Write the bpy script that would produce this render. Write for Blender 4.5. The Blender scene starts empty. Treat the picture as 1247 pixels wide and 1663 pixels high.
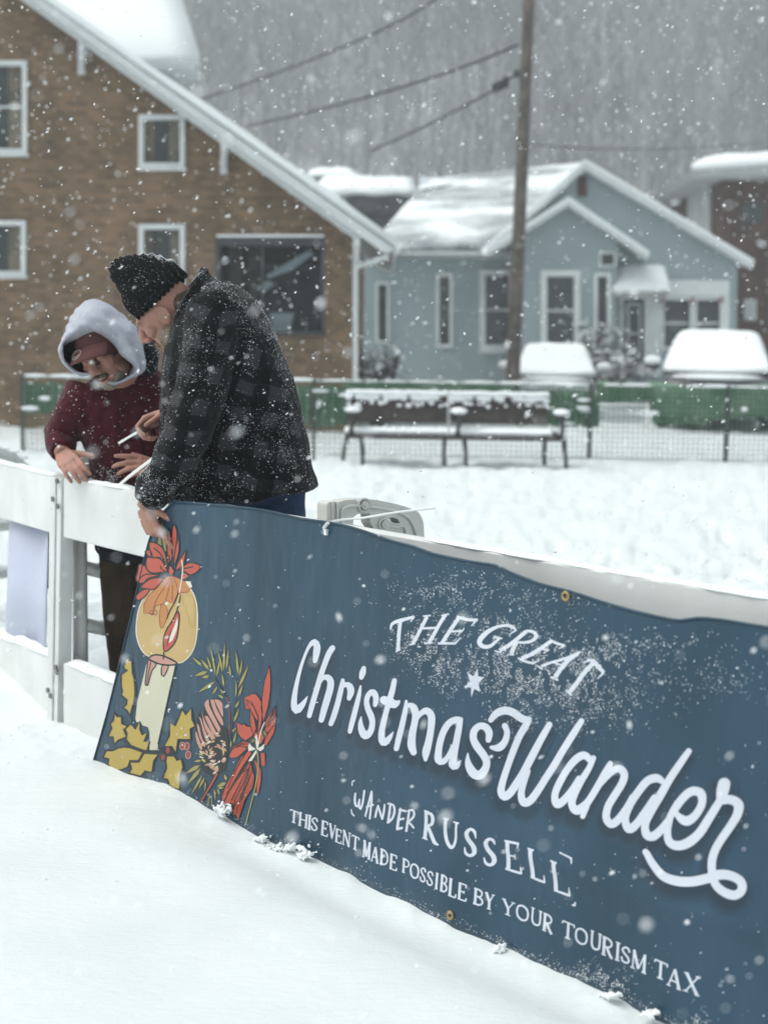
import bpy, bmesh, math, random
import numpy as np
from mathutils import Vector, Matrix, geometry, noise as mnoise
random.seed(7); RNG = np.random.default_rng(11)
SC = bpy.context.scene
COL = SC.collection
R = math.radians

# ------------------------------------------------------------------ camera
W0, H0, F = 1247.0, 1663.0, 2300.0
CX, CY = W0 / 2, H0 / 2
PITCH, ROLL, CAMH = R(7.04), R(0.9), 1.46
CAM = Vector((0, 0, CAMH))
MROT = Matrix.Rotation(math.pi / 2 - PITCH, 3, 'X') @ Matrix.Rotation(ROLL, 3, 'Z')
cd = bpy.data.cameras.new('camera'); cam = bpy.data.objects.new('camera', cd); COL.objects.link(cam)
cam.matrix_world = Matrix.Translation(CAM) @ MROT.to_4x4()
cd.sensor_fit = 'VERTICAL'; cd.sensor_height = 36.0; cd.lens = F / H0 * 36.0
cd.clip_start = 0.05; cd.clip_end = 2000
cd.dof.use_dof = True; cd.dof.focus_distance = 4.05; cd.dof.aperture_fstop = 2.6; cd.dof.aperture_blades = 0
SC.camera = cam

# ------------------------------------------------------------------ world, sun, exposure
SUN_EL, SUN_AZ = R(58), R(268)
wd = bpy.data.worlds.new('World'); SC.world = wd; wd.use_nodes = True
nt = wd.node_tree; bg = nt.nodes['Background']
sky = nt.nodes.new('ShaderNodeTexSky'); sky.sky_type = 'NISHITA'; sky.sun_disc = False
sky.sun_elevation = SUN_EL; sky.sun_rotation = SUN_AZ; sky.air_density = 2.0; sky.dust_density = 8.0; sky.ozone_density = 1.0
hs = nt.nodes.new('ShaderNodeHueSaturation'); hs.inputs['Saturation'].default_value = 0.30
nt.links.new(sky.outputs[0], hs.inputs['Color']); tn = nt.nodes.new('ShaderNodeMix'); tn.data_type = 'RGBA'; tn.blend_type = 'MULTIPLY'; tn.inputs['Factor'].default_value = 1; tn.inputs['B'].default_value = (0.925, 0.985, 0.985, 1)
nt.links.new(hs.outputs[0], tn.inputs['A']); nt.links.new(tn.outputs['Result'], bg.inputs['Color'])
bg.inputs['Strength'].default_value = 0.15
sd = bpy.data.lights.new('sun', 'SUN'); sun = bpy.data.objects.new('sun', sd); COL.objects.link(sun)
sd.energy = 0.55; sd.angle = R(40); sd.color = (1.0, 0.97, 0.93)
# direction to the sun (same azimuth as the sky's)
sdir = Vector((math.sin(SUN_AZ) * math.cos(SUN_EL), math.cos(SUN_AZ) * math.cos(SUN_EL), math.sin(SUN_EL)))
sun.rotation_euler = sdir.to_track_quat('Z', 'Y').to_euler()
SC.view_settings.view_transform = 'Standard'; SC.view_settings.look = 'None'
SC.view_settings.exposure = 0.25; SC.view_settings.gamma = 1.0
SC.cycles.use_denoising = True
SC.cycles.max_bounces = 6; SC.cycles.diffuse_bounces = 3; SC.cycles.glossy_bounces = 2; SC.cycles.transmission_bounces = 3
SC.cycles.volume_bounces = 3; SC.cycles.transparent_max_bounces = 8

# ------------------------------------------------------------------ picking points
def ray(px, py):
    return MROT @ Vector(((px - CX) / F, (CY - py) / F, -1.0))
def at(px, py, Y):
    d = ray(px, py); return CAM + d * (Y / d.y)
def gnd(px, py, z=0.0):
    d = ray(px, py); return CAM + d * ((z - CAMH) / d.z)
def onplane(px, py, p0, n):
    d = ray(px, py); return CAM + d * ((p0 - CAM).dot(n) / d.dot(n))

# ------------------------------------------------------------------ numpy noise
def _hash(i, j, k, s):
    h = (i * 374761393 + j * 668265263 + k * 2147483647 + s * 1274126177) & 0xffffffff
    h = ((h ^ (h >> 13)) * 1274126177) & 0xffffffff
    return ((h ^ (h >> 16)) & 0xffff) / 65535.0
def vnoise(P, s=0):
    P = np.asarray(P, float); I = np.floor(P).astype(np.int64); f = P - I; f = f * f * (3 - 2 * f)
    r = np.zeros(len(P))
    for a in (0, 1):
        for b in (0, 1):
            for c in (0, 1):
                w = (f[:, 0] if a else 1 - f[:, 0]) * (f[:, 1] if b else 1 - f[:, 1]) * (f[:, 2] if c else 1 - f[:, 2])
                r += w * _hash(I[:, 0] + a, I[:, 1] + b, I[:, 2] + c, s)
    return r * 2 - 1
def fbm(P, o=3, s=0):
    P = np.asarray(P, float); r = 0; a = 1.0; t = 0
    for k in range(o):
        r = r + a * vnoise(P * (2 ** k), s + k); t += a; a *= 0.5
    return r / t

# ------------------------------------------------------------------ mesh builder
class MB:
    def __init__(self): self.v = []; self.f = []; self.m = []
    def add(self, vs, fs, mi=0):
        o = len(self.v); self.v += [Vector(p) for p in vs]; self.f += [tuple(o + i for i in f) for f in fs]; self.m += [mi] * len(fs)
        return self
    def obox(self, c, u, v, w, mi=0):           # half vectors
        c = Vector(c); u = Vector(u); v = Vector(v); w = Vector(w)
        if u.cross(v).dot(w) < 0: u = -u
        P = [c + u * a + v * b + w * d for d in (-1, 1) for b in (-1, 1) for a in (-1, 1)]
        return self.add(P, [(0, 2, 3, 1), (4, 5, 7, 6), (0, 1, 5, 4), (2, 6, 7, 3), (0, 4, 6, 2), (1, 3, 7, 5)], mi)
    def box(self, x0, y0, z0, x1, y1, z1, mi=0):
        return self.obox(((x0 + x1) / 2, (y0 + y1) / 2, (z0 + z1) / 2), ((x1 - x0) / 2, 0, 0), (0, (y1 - y0) / 2, 0), (0, 0, (z1 - z0) / 2), mi)
    def tube(self, pts, rad, n=10, mi=0, flat=None, caps=True):
        pts = [Vector(p) for p in pts]
        if not hasattr(rad, '__len__'): rad = [rad] * len(pts)
        prev = None; rings = []
        for i, p in enumerate(pts):
            t = (pts[min(i + 1, len(pts) - 1)] - pts[max(i - 1, 0)])
            t = t.normalized() if t.length > 1e-9 else Vector((0, 0, 1))
            if prev is None:
                a = Vector((0, 0, 1)) if abs(t.z) < 0.9 else Vector((1, 0, 0))
                if flat is not None: a = Vector(flat)
                e1 = (a - t * a.dot(t)).normalized()
            else: e1 = (prev - t * prev.dot(t)).normalized()
            prev = e1; e2 = t.cross(e1); r = rad[i]
            ra, rb = (r if hasattr(r, '__len__') else (r, r))
            rings.append([p + e1 * (ra * math.cos(2 * math.pi * k / n)) + e2 * (rb * math.sin(2 * math.pi * k / n)) for k in range(n)])
        vs = [q for rg in rings for q in rg]; fs = []
        for i in range(len(rings) - 1):
            for k in range(n):
                a = i * n + k; b = i * n + (k + 1) % n
                fs.append((a, b, b + n, a + n))
        if caps:
            fs.append(tuple(range(n - 1, -1, -1))); o = (len(rings) - 1) * n; fs.append(tuple(range(o, o + n)))
        return self.add(vs, fs, mi)
    def rings(self, rings, caps=True, mi=0):
        n = len(rings[0]); vs = [q for rg in rings for q in rg]; fs = []
        for i in range(len(rings) - 1):
            for k in range(n):
                a = i * n + k; b = i * n + (k + 1) % n
                fs.append((a, b, b + n, a + n))
        if caps:
            fs.append(tuple(range(n - 1, -1, -1))); o = (len(rings) - 1) * n; fs.append(tuple(range(o, o + n)))
        return self.add(vs, fs, mi)
    def ell(self, c, ax, nu=16, nv=10, mi=0):     # ax: three axis vectors
        c = Vector(c); a, b, d = [Vector(x) for x in ax]
        vs = [c + d]; fs = []
        for j in range(1, nv):
            th = math.pi * j / nv
            for k in range(nu):
                ph = 2 * math.pi * k / nu
                vs.append(c + d * math.cos(th) + a * (math.sin(th) * math.cos(ph)) + b * (math.sin(th) * math.sin(ph)))
        vs.append(c - d); L = len(vs) - 1
        for k in range(nu):
            fs.append((0, 1 + k, 1 + (k + 1) % nu)); o = 1 + (nv - 2) * nu
            fs.append((L, o + (k + 1) % nu, o + k))
        for j in range(nv - 2):
            for k in range(nu):
                p = 1 + j * nu + k; q = 1 + j * nu + (k + 1) % nu
                fs.append((p, p + nu, q + nu, q))
        return self.add(vs, fs, mi)
    def sph(self, c, r, mi=0, nu=12, nv=8): return self.ell(c, ((r, 0, 0), (0, r, 0), (0, 0, r)), nu, nv, mi)
    def prism(self, poly, ext, mi=0):            # planar 3D polygon extruded
        poly = [Vector(p) for p in poly]; ext = Vector(ext); n = len(poly)
        nrm = Vector((0, 0, 0))
        for i in range(n): nrm += poly[i].cross(poly[(i + 1) % n])
        if nrm.dot(ext) > 0: poly = poly[::-1]
        vs = poly + [p + ext for p in poly]
        fs = [tuple(range(n)), tuple(range(2 * n - 1, n - 1, -1))]
        for i in range(n):
            j = (i + 1) % n; fs.append((i, i + n, j + n, j))
        return self.add(vs, fs, mi)
    def pxprism(self, poly, Y, d, mi=0): return self.prism([at(x, y, Y) for x, y in poly], (0, d, 0), mi)
    def pxrect(self, x0, y0, x1, y1, Y, d, mi=0): return self.pxprism([(x0, y0), (x1, y0), (x1, y1), (x0, y1)], Y, d, mi)
    def pxframe(self, x0, y0, x1, y1, w, Y, d, mi=0):
        self.pxrect(x0, y0, x1, y0 + w, Y, d, mi); self.pxrect(x0, y1 - w, x1, y1, Y, d, mi)
        self.pxrect(x0, y0 + w, x0 + w, y1 - w, Y, d, mi); return self.pxrect(x1 - w, y0 + w, x1, y1 - w, Y, d, mi)

WL = {}
def empty(name, loc, label=None, cat=None, group=None):
    o = bpy.data.objects.new(name, None); COL.objects.link(o); o.location = loc; o.empty_display_size = 0.1
    WL[o.name] = Vector(loc); tag(o, label, cat, group); return o
def tag(o, label=None, cat=None, group=None, kind=None):
    if label: o['label'] = label
    if cat: o['category'] = cat
    if group: o['group'] = group
    if kind: o['kind'] = kind
    return o
def mk(name, mb, mat, parent=None, smooth=False, bevel=0, seg=2, auto=None):
    org = WL[parent.name] if parent is not None else Vector((0, 0, 0))
    me = bpy.data.meshes.new(name)
    me.from_pydata([tuple(v - org) for v in mb.v], [], mb.f)
    mats = mat if isinstance(mat, (list, tuple)) else [mat]
    for m in mats: me.materials.append(m)
    if len(mats) > 1:
        for p, i in zip(me.polygons, mb.m): p.material_index = i
    if smooth:
        for p in me.polygons: p.use_smooth = True
    me.update()
    o = bpy.data.objects.new(name, me); COL.objects.link(o)
    if parent is not None: o.parent = parent
    WL[o.name] = org
    if bevel:
        b = o.modifiers.new('bevel', 'BEVEL'); b.width = bevel; b.segments = seg; b.limit_method = 'ANGLE'; b.angle_limit = R(40)
        for p in me.polygons: p.use_smooth = True
        w = o.modifiers.new('wn', 'WEIGHTED_NORMAL'); w.keep_sharp = True
    return o
def bake(o, mods, smooth=True):
    for typ, kw in mods:
        m = o.modifiers.new('m', typ)
        for k, v in kw.items(): setattr(m, k, v)
    dg = bpy.context.evaluated_depsgraph_get(); dg.update()
    me = bpy.data.meshes.new_from_object(o.evaluated_get(dg))
    old = o.data; o.modifiers.clear(); o.data = me; me.name = old.name
    bpy.data.meshes.remove(old)
    if smooth:
        me.polygons.foreach_set('use_smooth', [True] * len(me.polygons))
    return o
def union(name, mb, mat, parent, voxel, iters=3, wr=None):
    o = mk(name, mb, mat, parent)
    bake(o, [('REMESH', dict(mode='VOXEL', voxel_size=voxel, adaptivity=0.0)), ('SMOOTH', dict(factor=0.5, iterations=iters))])
    if wr is not None: wrinkle(o, wr)
    return o
def wrinkle(o, fn):
    me = o.data; n = len(me.vertices); co = np.empty(n * 3); me.vertices.foreach_get('co', co); co = co.reshape(-1, 3)
    no = np.empty(n * 3); me.vertices.foreach_get('normal', no); no = no.reshape(-1, 3)
    d = fn(co + np.array(WL[o.name])); co += no * d[:, None]
    me.vertices.foreach_set('co', co.ravel()); me.update()

# ------------------------------------------------------------------ materials
def mat(name, col, rough=0.8, spec=0.3, metal=0.0, var=0.0, vscale=8.0, bump=0.0, bscale=40.0, col2=None, sheen=0.0, coat=0.0, detail=4.0):
    m = bpy.data.materials.new(name); m.use_nodes = True; t = m.node_tree; b = t.nodes['Principled BSDF']
    b.inputs['Roughness'].default_value = rough; b.inputs['Specular IOR Level'].default_value = spec; b.inputs['Metallic'].default_value = metal
    b.inputs['Base Color'].default_value = (*col, 1)
    if sheen: b.inputs['Sheen Weight'].default_value = sheen
    if coat: b.inputs['Coat Weight'].default_value = coat; b.inputs['Coat Roughness'].default_value = 0.15
    tc = t.nodes.new('ShaderNodeTexCoord')
    if var or col2:
        nz = t.nodes.new('ShaderNodeTexNoise'); nz.inputs['Scale'].default_value = vscale; nz.inputs['Detail'].default_value = detail
        t.links.new(tc.outputs['Object'], nz.inputs['Vector'])
        rp = t.nodes.new('ShaderNodeValToRGB'); rp.color_ramp.elements[0].position = 0.32; rp.color_ramp.elements[1].position = 0.68
        c2 = col2 if col2 else tuple(min(1, c * (1 + var)) for c in col); c1 = col if col2 else tuple(c * (1 - var) for c in col)
        rp.color_ramp.elements[0].color = (*c1, 1); rp.color_ramp.elements[1].color = (*c2, 1)
        t.links.new(nz.outputs['Fac'], rp.inputs['Fac']); t.links.new(rp.outputs['Color'], b.inputs['Base Color'])
    if bump:
        n2 = t.nodes.new('ShaderNodeTexNoise'); n2.inputs['Scale'].default_value = bscale; n2.inputs['Detail'].default_value = 5
        t.links.new(tc.outputs['Object'], n2.inputs['Vector'])
        bp = t.nodes.new('ShaderNodeBump'); bp.inputs['Strength'].default_value = bump; bp.inputs['Distance'].default_value = 0.01
        t.links.new(n2.outputs['Fac'], bp.inputs['Height']); t.links.new(bp.outputs['Normal'], b.inputs['Normal'])
    return m
M = {}
def patchy():
    t = M['thin_snow'].node_tree; nz = [n for n in t.nodes if n.type == 'TEX_NOISE'][0]; mp = t.nodes.new('ShaderNodeMapping'); mp.inputs['Scale'].default_value = (.55, 1.6, 1.6); mp.inputs['Rotation'].default_value = (0, R(-22), 0)
    l = nz.inputs['Vector'].links[0]; src = l.from_socket; t.links.remove(l); t.links.new(src, mp.inputs['Vector']); t.links.new(mp.outputs[0], nz.inputs['Vector'])
    rp = [n for n in t.nodes if n.type == 'VALTORGB'][0]; rp.color_ramp.elements[0].position = .40; rp.color_ramp.elements[1].position = .60
M['snow'] = mat('snow', (0.80, 0.84, 0.87), 0.75, 0.2, var=0.02, vscale=1.5, bump=0.25, bscale=90)
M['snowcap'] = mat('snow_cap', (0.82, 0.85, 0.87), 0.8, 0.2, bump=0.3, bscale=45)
M['flake'] = mat('snow_flake', (0.88, 0.90, 0.92), 0.8, 0.1)
M['white_plastic'] = mat('white_plastic', (0.72, 0.73, 0.73), 0.45, 0.4, col2=(0.62, 0.63, 0.62), vscale=5, detail=9, bump=0.04, bscale=160)
M['grey_plastic'] = mat('grey_plastic', (0.46, 0.47, 0.455), 0.5, 0.4, var=0.08, vscale=7, bump=0.05, bscale=120)
M['pale_plastic'] = mat('pale_plastic', (0.56, 0.57, 0.54), 0.5, 0.4, var=0.06, vscale=9, bump=0.05, bscale=120)
M['lav'] = mat('lavender_sheet', (0.47, 0.50, 0.64), 0.35, 0.5, var=0.04, vscale=3)
M['bolt'] = mat('bolt_metal', (0.22, 0.22, 0.22), 0.4, 0.5, 0.8)
M['white_paint'] = mat('white_paint', (0.62, 0.65, 0.66), 0.6, 0.3, var=0.06, vscale=3)
M['tie'] = mat('nylon_tie', (0.78, 0.78, 0.78), 0.35, 0.4)
M['brass'] = mat('grommet', (0.36, 0.27, 0.12), 0.5, 0.4, 0.4)
M['dark_glass'] = mat('window_glass', (0.035, 0.042, 0.045), 0.12, 0.6, var=0.35, vscale=2.0)
M['curtain'] = mat('curtain', (0.16, 0.14, 0.11), 0.9, 0.1, var=0.3, vscale=5)
M['shingle'] = mat('dark_shingle', (0.07, 0.075, 0.08), 0.9, 0.2, var=0.3, vscale=3, bump=0.3, bscale=12)
M['wood_pole'] = mat('pole_wood', (0.115, 0.100, 0.088), 0.9, 0.1, var=0.3, vscale=6, bump=0.3, bscale=30)
M['wire'] = mat('cable', (0.05, 0.05, 0.055), 0.7, 0.2)
M['bench_wood'] = mat('bench_wood', (0.055, 0.047, 0.042), 0.8, 0.2, var=0.3, vscale=9)
M['iron'] = mat('cast_iron', (0.03, 0.032, 0.034), 0.6, 0.4)
M['green_fabric'] = mat('green_fabric', (0.10, 0.22, 0.135), 0.8, 0.2, col2=(0.26, 0.36, 0.28), vscale=3.0, bump=0.3, bscale=10)
M['green_net'] = mat('green_netting', (0.035, 0.085, 0.05), 0.8, 0.2)
M['post'] = mat('fence_post', (0.06, 0.075, 0.065), 0.7, 0.3)
M['skin'] = mat('skin', (0.34, 0.185, 0.14), 0.5, 0.35, col2=(0.42, 0.205, 0.155), vscale=28, bump=0.12, bscale=130)
M['maroon'] = mat('maroon_fleece', (0.060, 0.009, 0.016), 0.95, 0.1, var=0.3, vscale=35, bump=0.5, bscale=170, sheen=0.15)
M['hoodgrey'] = mat('grey_sweatshirt', (0.42, 0.435, 0.50), 0.95, 0.1, var=0.07, vscale=60, bump=0.35, bscale=220)
M['capred'] = mat('cap_cloth', (0.10, 0.042, 0.040), 0.85, 0.2, var=0.12, vscale=60, bump=0.2, bscale=250)
M['cap_sticker'] = mat('cap_sticker', (0.45, 0.40, 0.40), 0.5, 0.4)
M['beanie'] = mat('black_knit', (0.012, 0.013, 0.014), 0.95, 0.1, var=0.3, vscale=80, bump=0.9, bscale=120)
M['jeans'] = mat('denim', (0.025, 0.045, 0.095), 0.9, 0.1, var=0.25, vscale=25, bump=0.3, bscale=200)
M['brown_pants'] = mat('brown_canvas', (0.045, 0.033, 0.024), 0.9, 0.1, var=0.3, vscale=9, bump=0.3, bscale=150)
M['dark_cloth'] = mat('dark_cloth', (0.016, 0.018, 0.022), 0.9, 0.1, var=0.3, vscale=40, bump=0.4, bscale=140)
M['shirttail'] = mat('grey_shirt', (0.35, 0.35, 0.42), 0.9, 0.1)
M['boot'] = mat('boot_leather', (0.03, 0.025, 0.02), 0.7, 0.3)
M['beard_grey'] = mat('beard_grey', (0.28, 0.25, 0.21), 0.9, 0.1, var=0.4, vscale=140, bump=1.0, bscale=260)
M['beard_tan'] = mat('beard_tan', (0.33, 0.25, 0.17), 0.9, 0.1, var=0.35, vscale=140, bump=1.0, bscale=260)
M['hair'] = mat('short_hair', (0.12, 0.085, 0.06), 0.8, 0.2, var=0.4, vscale=150, bump=1.0, bscale=260)
M['lip'] = mat('dark_mouth', (0.06, 0.022, 0.02), 0.6, 0.3)
M['eye'] = mat('eye', (0.5, 0.48, 0.45), 0.2, 0.5)
M['car_paint'] = mat('car_paint', (0.03, 0.033, 0.036), 0.3, 0.5, coat=0.6)
M['car_silver'] = mat('car_paint_silver', (0.35, 0.36, 0.37), 0.3, 0.5, coat=0.6)
M['tyre'] = mat('tyre', (0.015, 0.015, 0.015), 0.9, 0.1)
M['lamp'] = mat('headlamp', (0.5, 0.52, 0.53), 0.15, 0.6)
M['twig'] = mat('twig', (0.075, 0.062, 0.055), 0.9, 0.1)
M['hill'] = mat('hill_litter', (0.30, 0.30, 0.30), 0.95, 0.05, col2=(0.5, 0.52, 0.54), vscale=0.12)  # lightened colour also stands in for haze over the far hill
M['bark'] = mat('bare_tree_bark', (0.31, 0.315, 0.32), 0.95, 0.05, var=0.35, vscale=0.07)  # pale for snow on the limbs and, in part, for distance haze
M['brown_brick'] = mat('dark_brick', (0.075, 0.045, 0.035), 0.9, 0.1, var=0.35, vscale=2.0, bump=0.3, bscale=10)
M['thin_snow'] = mat('thin_roof_snow', (0.30, 0.32, 0.34), 0.85, 0.2, col2=(0.80, 0.84, 0.86), vscale=0.9, bump=.2, bscale=20)
M['pale_wall'] = mat('pale_wall', (0.40, 0.41, 0.42), 0.8, 0.2, var=0.1, vscale=1)
M['dark_wall'] = mat('dark_wall', (0.07, 0.075, 0.08), 0.9, 0.1, var=0.3, vscale=1)
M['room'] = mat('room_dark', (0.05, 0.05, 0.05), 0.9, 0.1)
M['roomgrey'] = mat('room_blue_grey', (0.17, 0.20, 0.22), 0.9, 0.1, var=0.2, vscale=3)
M['door'] = mat('door_dark', (0.05, 0.05, 0.05), 0.5, 0.4)
M['redtrim'] = mat('red_trim', (0.30, 0.09, 0.09), 0.7, 0.2)

def brick_mat():
    m = bpy.data.materials.new('brown_brick_wall'); m.use_nodes = True; t = m.node_tree; b = t.nodes['Principled BSDF']
    b.inputs['Roughness'].default_value = 0.9
    tc = t.nodes.new('ShaderNodeTexCoord'); sp = t.nodes.new('ShaderNodeSeparateXYZ'); cb = t.nodes.new('ShaderNodeCombineXYZ')
    t.links.new(tc.outputs['Object'], sp.inputs[0])
    t.links.new(sp.outputs['X'], cb.inputs['X']); t.links.new(sp.outputs['Z'], cb.inputs['Y']); t.links.new(sp.outputs['Y'], cb.inputs['Z'])
    br = t.nodes.new('ShaderNodeTexBrick'); t.links.new(cb.outputs[0], br.inputs['Vector'])
    br.inputs['Scale'].default_value = 1.0; br.inputs['Brick Width'].default_value = 0.17; br.inputs['Row Height'].default_value = 0.072
    br.inputs['Mortar Size'].default_value = 0.009; br.inputs['Mortar Smooth'].default_value = 0.3; br.inputs['Bias'].default_value = -0.1
    br.inputs['Color1'].default_value = (0.225, 0.143, 0.083, 1); br.inputs['Color2'].default_value = (0.118, 0.077, 0.048, 1)
    br.inputs['Mortar'].default_value = (0.16, 0.13, 0.10, 1)
    nz = t.nodes.new('ShaderNodeTexNoise'); nz.inputs['Scale'].default_value = 1.3; nz.inputs['Detail'].default_value = 5
    t.links.new(tc.outputs['Object'], nz.inputs['Vector'])
    rp = t.nodes.new('ShaderNodeValToRGB'); rp.color_ramp.elements[0].color = (0.66, 0.64, 0.62, 1); rp.color_ramp.elements[1].color = (1.25, 1.2, 1.1, 1)
    rp.color_ramp.elements[0].position = 0.3; rp.color_ramp.elements[1].position = 0.7
    t.links.new(nz.outputs['Fac'], rp.inputs['Fac'])
    mx = t.nodes.new('ShaderNodeMix'); mx.data_type = 'RGBA'; mx.blend_type = 'MULTIPLY'; mx.inputs['Factor'].default_value = 1
    t.links.new(br.outputs['Color'], mx.inputs['A']); t.links.new(rp.outputs['Color'], mx.inputs['B']); t.links.new(mx.outputs['Result'], b.inputs['Base Color'])
    bp = t.nodes.new('ShaderNodeBump'); bp.inputs['Strength'].default_value = 0.5; bp.inputs['Distance'].default_value = 0.01; bp.invert = True
    t.links.new(br.outputs['Fac'], bp.inputs['Height']); t.links.new(bp.outputs['Normal'], b.inputs['Normal'])
    return m
M['brick'] = brick_mat()
def siding_mat(col):
    m = bpy.data.materials.new('lap_siding'); m.use_nodes = True; t = m.node_tree; b = t.nodes['Principled BSDF']; b.inputs['Roughness'].default_value = 0.7
    tc = t.nodes.new('ShaderNodeTexCoord'); sp = t.nodes.new('ShaderNodeSeparateXYZ'); t.links.new(tc.outputs['Object'], sp.inputs[0])
    mu = t.nodes.new('ShaderNodeMath'); mu.operation = 'MULTIPLY'; mu.inputs[1].default_value = 1 / 0.14; t.links.new(sp.outputs['Z'], mu.inputs[0])
    fr = t.nodes.new('ShaderNodeMath'); fr.operation = 'FRACT'; t.links.new(mu.outputs[0], fr.inputs[0])
    bp = t.nodes.new('ShaderNodeBump'); bp.inputs['Strength'].default_value = 0.9; bp.inputs['Distance'].default_value = 0.02; bp.invert = True
    t.links.new(fr.outputs[0], bp.inputs['Height']); t.links.new(bp.outputs['Normal'], b.inputs['Normal'])
    nz = t.nodes.new('ShaderNodeTexNoise'); nz.inputs['Scale'].default_value = 0.9; nz.inputs['Detail'].default_value = 4; t.links.new(tc.outputs['Object'], nz.inputs['Vector'])
    rp = t.nodes.new('ShaderNodeValToRGB'); rp.color_ramp.elements[0].color = (*[c * .85 for c in col], 1); rp.color_ramp.elements[1].color = (*[c * 1.12 for c in col], 1)
    t.links.new(nz.outputs['Fac'], rp.inputs['Fac']); t.links.new(rp.outputs['Color'], b.inputs['Base Color'])
    return m
M['siding'] = siding_mat((0.265, 0.325, 0.345))
def plaid_mat():
    m = bpy.data.materials.new('plaid_flannel'); m.use_nodes = True; t = m.node_tree; b = t.nodes['Principled BSDF']
    b.inputs['Roughness'].default_value = 0.95; b.inputs['Specular IOR Level'].default_value = 0.1; b.inputs['Sheen Weight'].default_value = 0.08
    tc = t.nodes.new('ShaderNodeTexCoord')
    nz = t.nodes.new('ShaderNodeTexNoise'); nz.inputs['Scale'].default_value = 5; nz.inputs['Detail'].default_value = 2; t.links.new(tc.outputs['Object'], nz.inputs['Vector'])
    va = t.nodes.new('ShaderNodeVectorMath'); va.operation = 'SCALE'; va.inputs['Scale'].default_value = 0.09; t.links.new(nz.outputs['Color'], va.inputs[0])
    ad = t.nodes.new('ShaderNodeVectorMath'); t.links.new(tc.outputs['Object'], ad.inputs[0]); t.links.new(va.outputs[0], ad.inputs[1])
    rt = t.nodes.new('ShaderNodeVectorRotate'); rt.rotation_type = 'Y_AXIS'; rt.inputs['Angle'].default_value = R(-14); t.links.new(ad.outputs[0], rt.inputs['Vector'])
    sp = t.nodes.new('ShaderNodeSeparateXYZ'); t.links.new(rt.outputs[0], sp.inputs[0])
    def band(sock, per, ph):
        a = t.nodes.new('ShaderNodeMath'); a.operation = 'MULTIPLY_ADD'; a.inputs[1].default_value = 2 * math.pi / per; a.inputs[2].default_value = ph; t.links.new(sock, a.inputs[0])
        s = t.nodes.new('ShaderNodeMath'); s.operation = 'SINE'; t.links.new(a.outputs[0], s.inputs[0])
        r = t.nodes.new('ShaderNodeMapRange'); r.inputs['From Min'].default_value = -0.12; r.inputs['From Max'].default_value = 0.12; t.links.new(s.outputs[0], r.inputs['Value'])
        return r.outputs[0]
    bx = band(sp.outputs['X'], 0.094, 0.6); bz = band(sp.outputs['Z'], 0.094, 1.0)
    mu = t.nodes.new('ShaderNodeMath'); mu.operation = 'MULTIPLY'; t.links.new(bx, mu.inputs[0]); t.links.new(bz, mu.inputs[1])
    av = t.nodes.new('ShaderNodeMath'); av.operation = 'ADD'; t.links.new(bx, av.inputs[0]); t.links.new(bz, av.inputs[1])
    s1 = t.nodes.new('ShaderNodeMath'); s1.operation = 'MULTIPLY'; s1.inputs[1].default_value = 0.14; t.links.new(av.outputs[0], s1.inputs[0])
    s2 = t.nodes.new('ShaderNodeMath'); s2.operation = 'MULTIPLY_ADD'; s2.inputs[1].default_value = 0.72; t.links.new(mu.outputs[0], s2.inputs[0]); t.links.new(s1.outputs[0], s2.inputs[2])
    rp = t.nodes.new('ShaderNodeValToRGB'); rp.color_ramp.elements[0].color = (0.0045, 0.005, 0.006, 1); rp.color_ramp.elements[1].color = (0.033, 0.036, 0.039, 1)
    t.links.new(s2.outputs[0], rp.inputs['Fac'])
    n2 = t.nodes.new('ShaderNodeTexNoise'); n2.inputs['Scale'].default_value = 190; n2.inputs['Detail'].default_value = 3; t.links.new(tc.outputs['Object'], n2.inputs['Vector'])
    mx = t.nodes.new('ShaderNodeMix'); mx.data_type = 'RGBA'; mx.blend_type = 'MULTIPLY'; mx.inputs['Factor'].default_value = 0.6
    r2 = t.nodes.new('ShaderNodeValToRGB'); r2.color_ramp.elements[0].position = .3; r2.color_ramp.elements[1].position = .7; r2.color_ramp.elements[0].color = (.5, .5, .5, 1); r2.color_ramp.elements[1].color = (1.4, 1.4, 1.4, 1)
    t.links.new(n2.outputs['Fac'], r2.inputs['Fac']); t.links.new(rp.outputs['Color'], mx.inputs['A']); t.links.new(r2.outputs['Color'], mx.inputs['B'])
    t.links.new(mx.outputs['Result'], b.inputs['Base Color'])
    bp = t.nodes.new('ShaderNodeBump'); bp.inputs['Strength'].default_value = 0.5; bp.inputs['Distance'].default_value = 0.01
    t.links.new(n2.outputs['Fac'], bp.inputs['Height']); t.links.new(bp.outputs['Normal'], b.inputs['Normal'])
    return m
M['plaid'] = plaid_mat()
# printed colours of the banner
PR = {}
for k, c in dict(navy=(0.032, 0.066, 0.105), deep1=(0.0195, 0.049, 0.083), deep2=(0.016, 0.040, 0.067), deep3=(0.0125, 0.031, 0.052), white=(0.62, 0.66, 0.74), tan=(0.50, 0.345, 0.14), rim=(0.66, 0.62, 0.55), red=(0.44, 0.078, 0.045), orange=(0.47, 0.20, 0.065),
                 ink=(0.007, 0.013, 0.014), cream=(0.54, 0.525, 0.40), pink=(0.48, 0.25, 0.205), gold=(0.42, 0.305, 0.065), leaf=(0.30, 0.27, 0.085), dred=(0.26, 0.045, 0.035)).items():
    PR[k] = mat('print_' + k, c, 0.36, 0.45, var=0.06, vscale=3.0)

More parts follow.
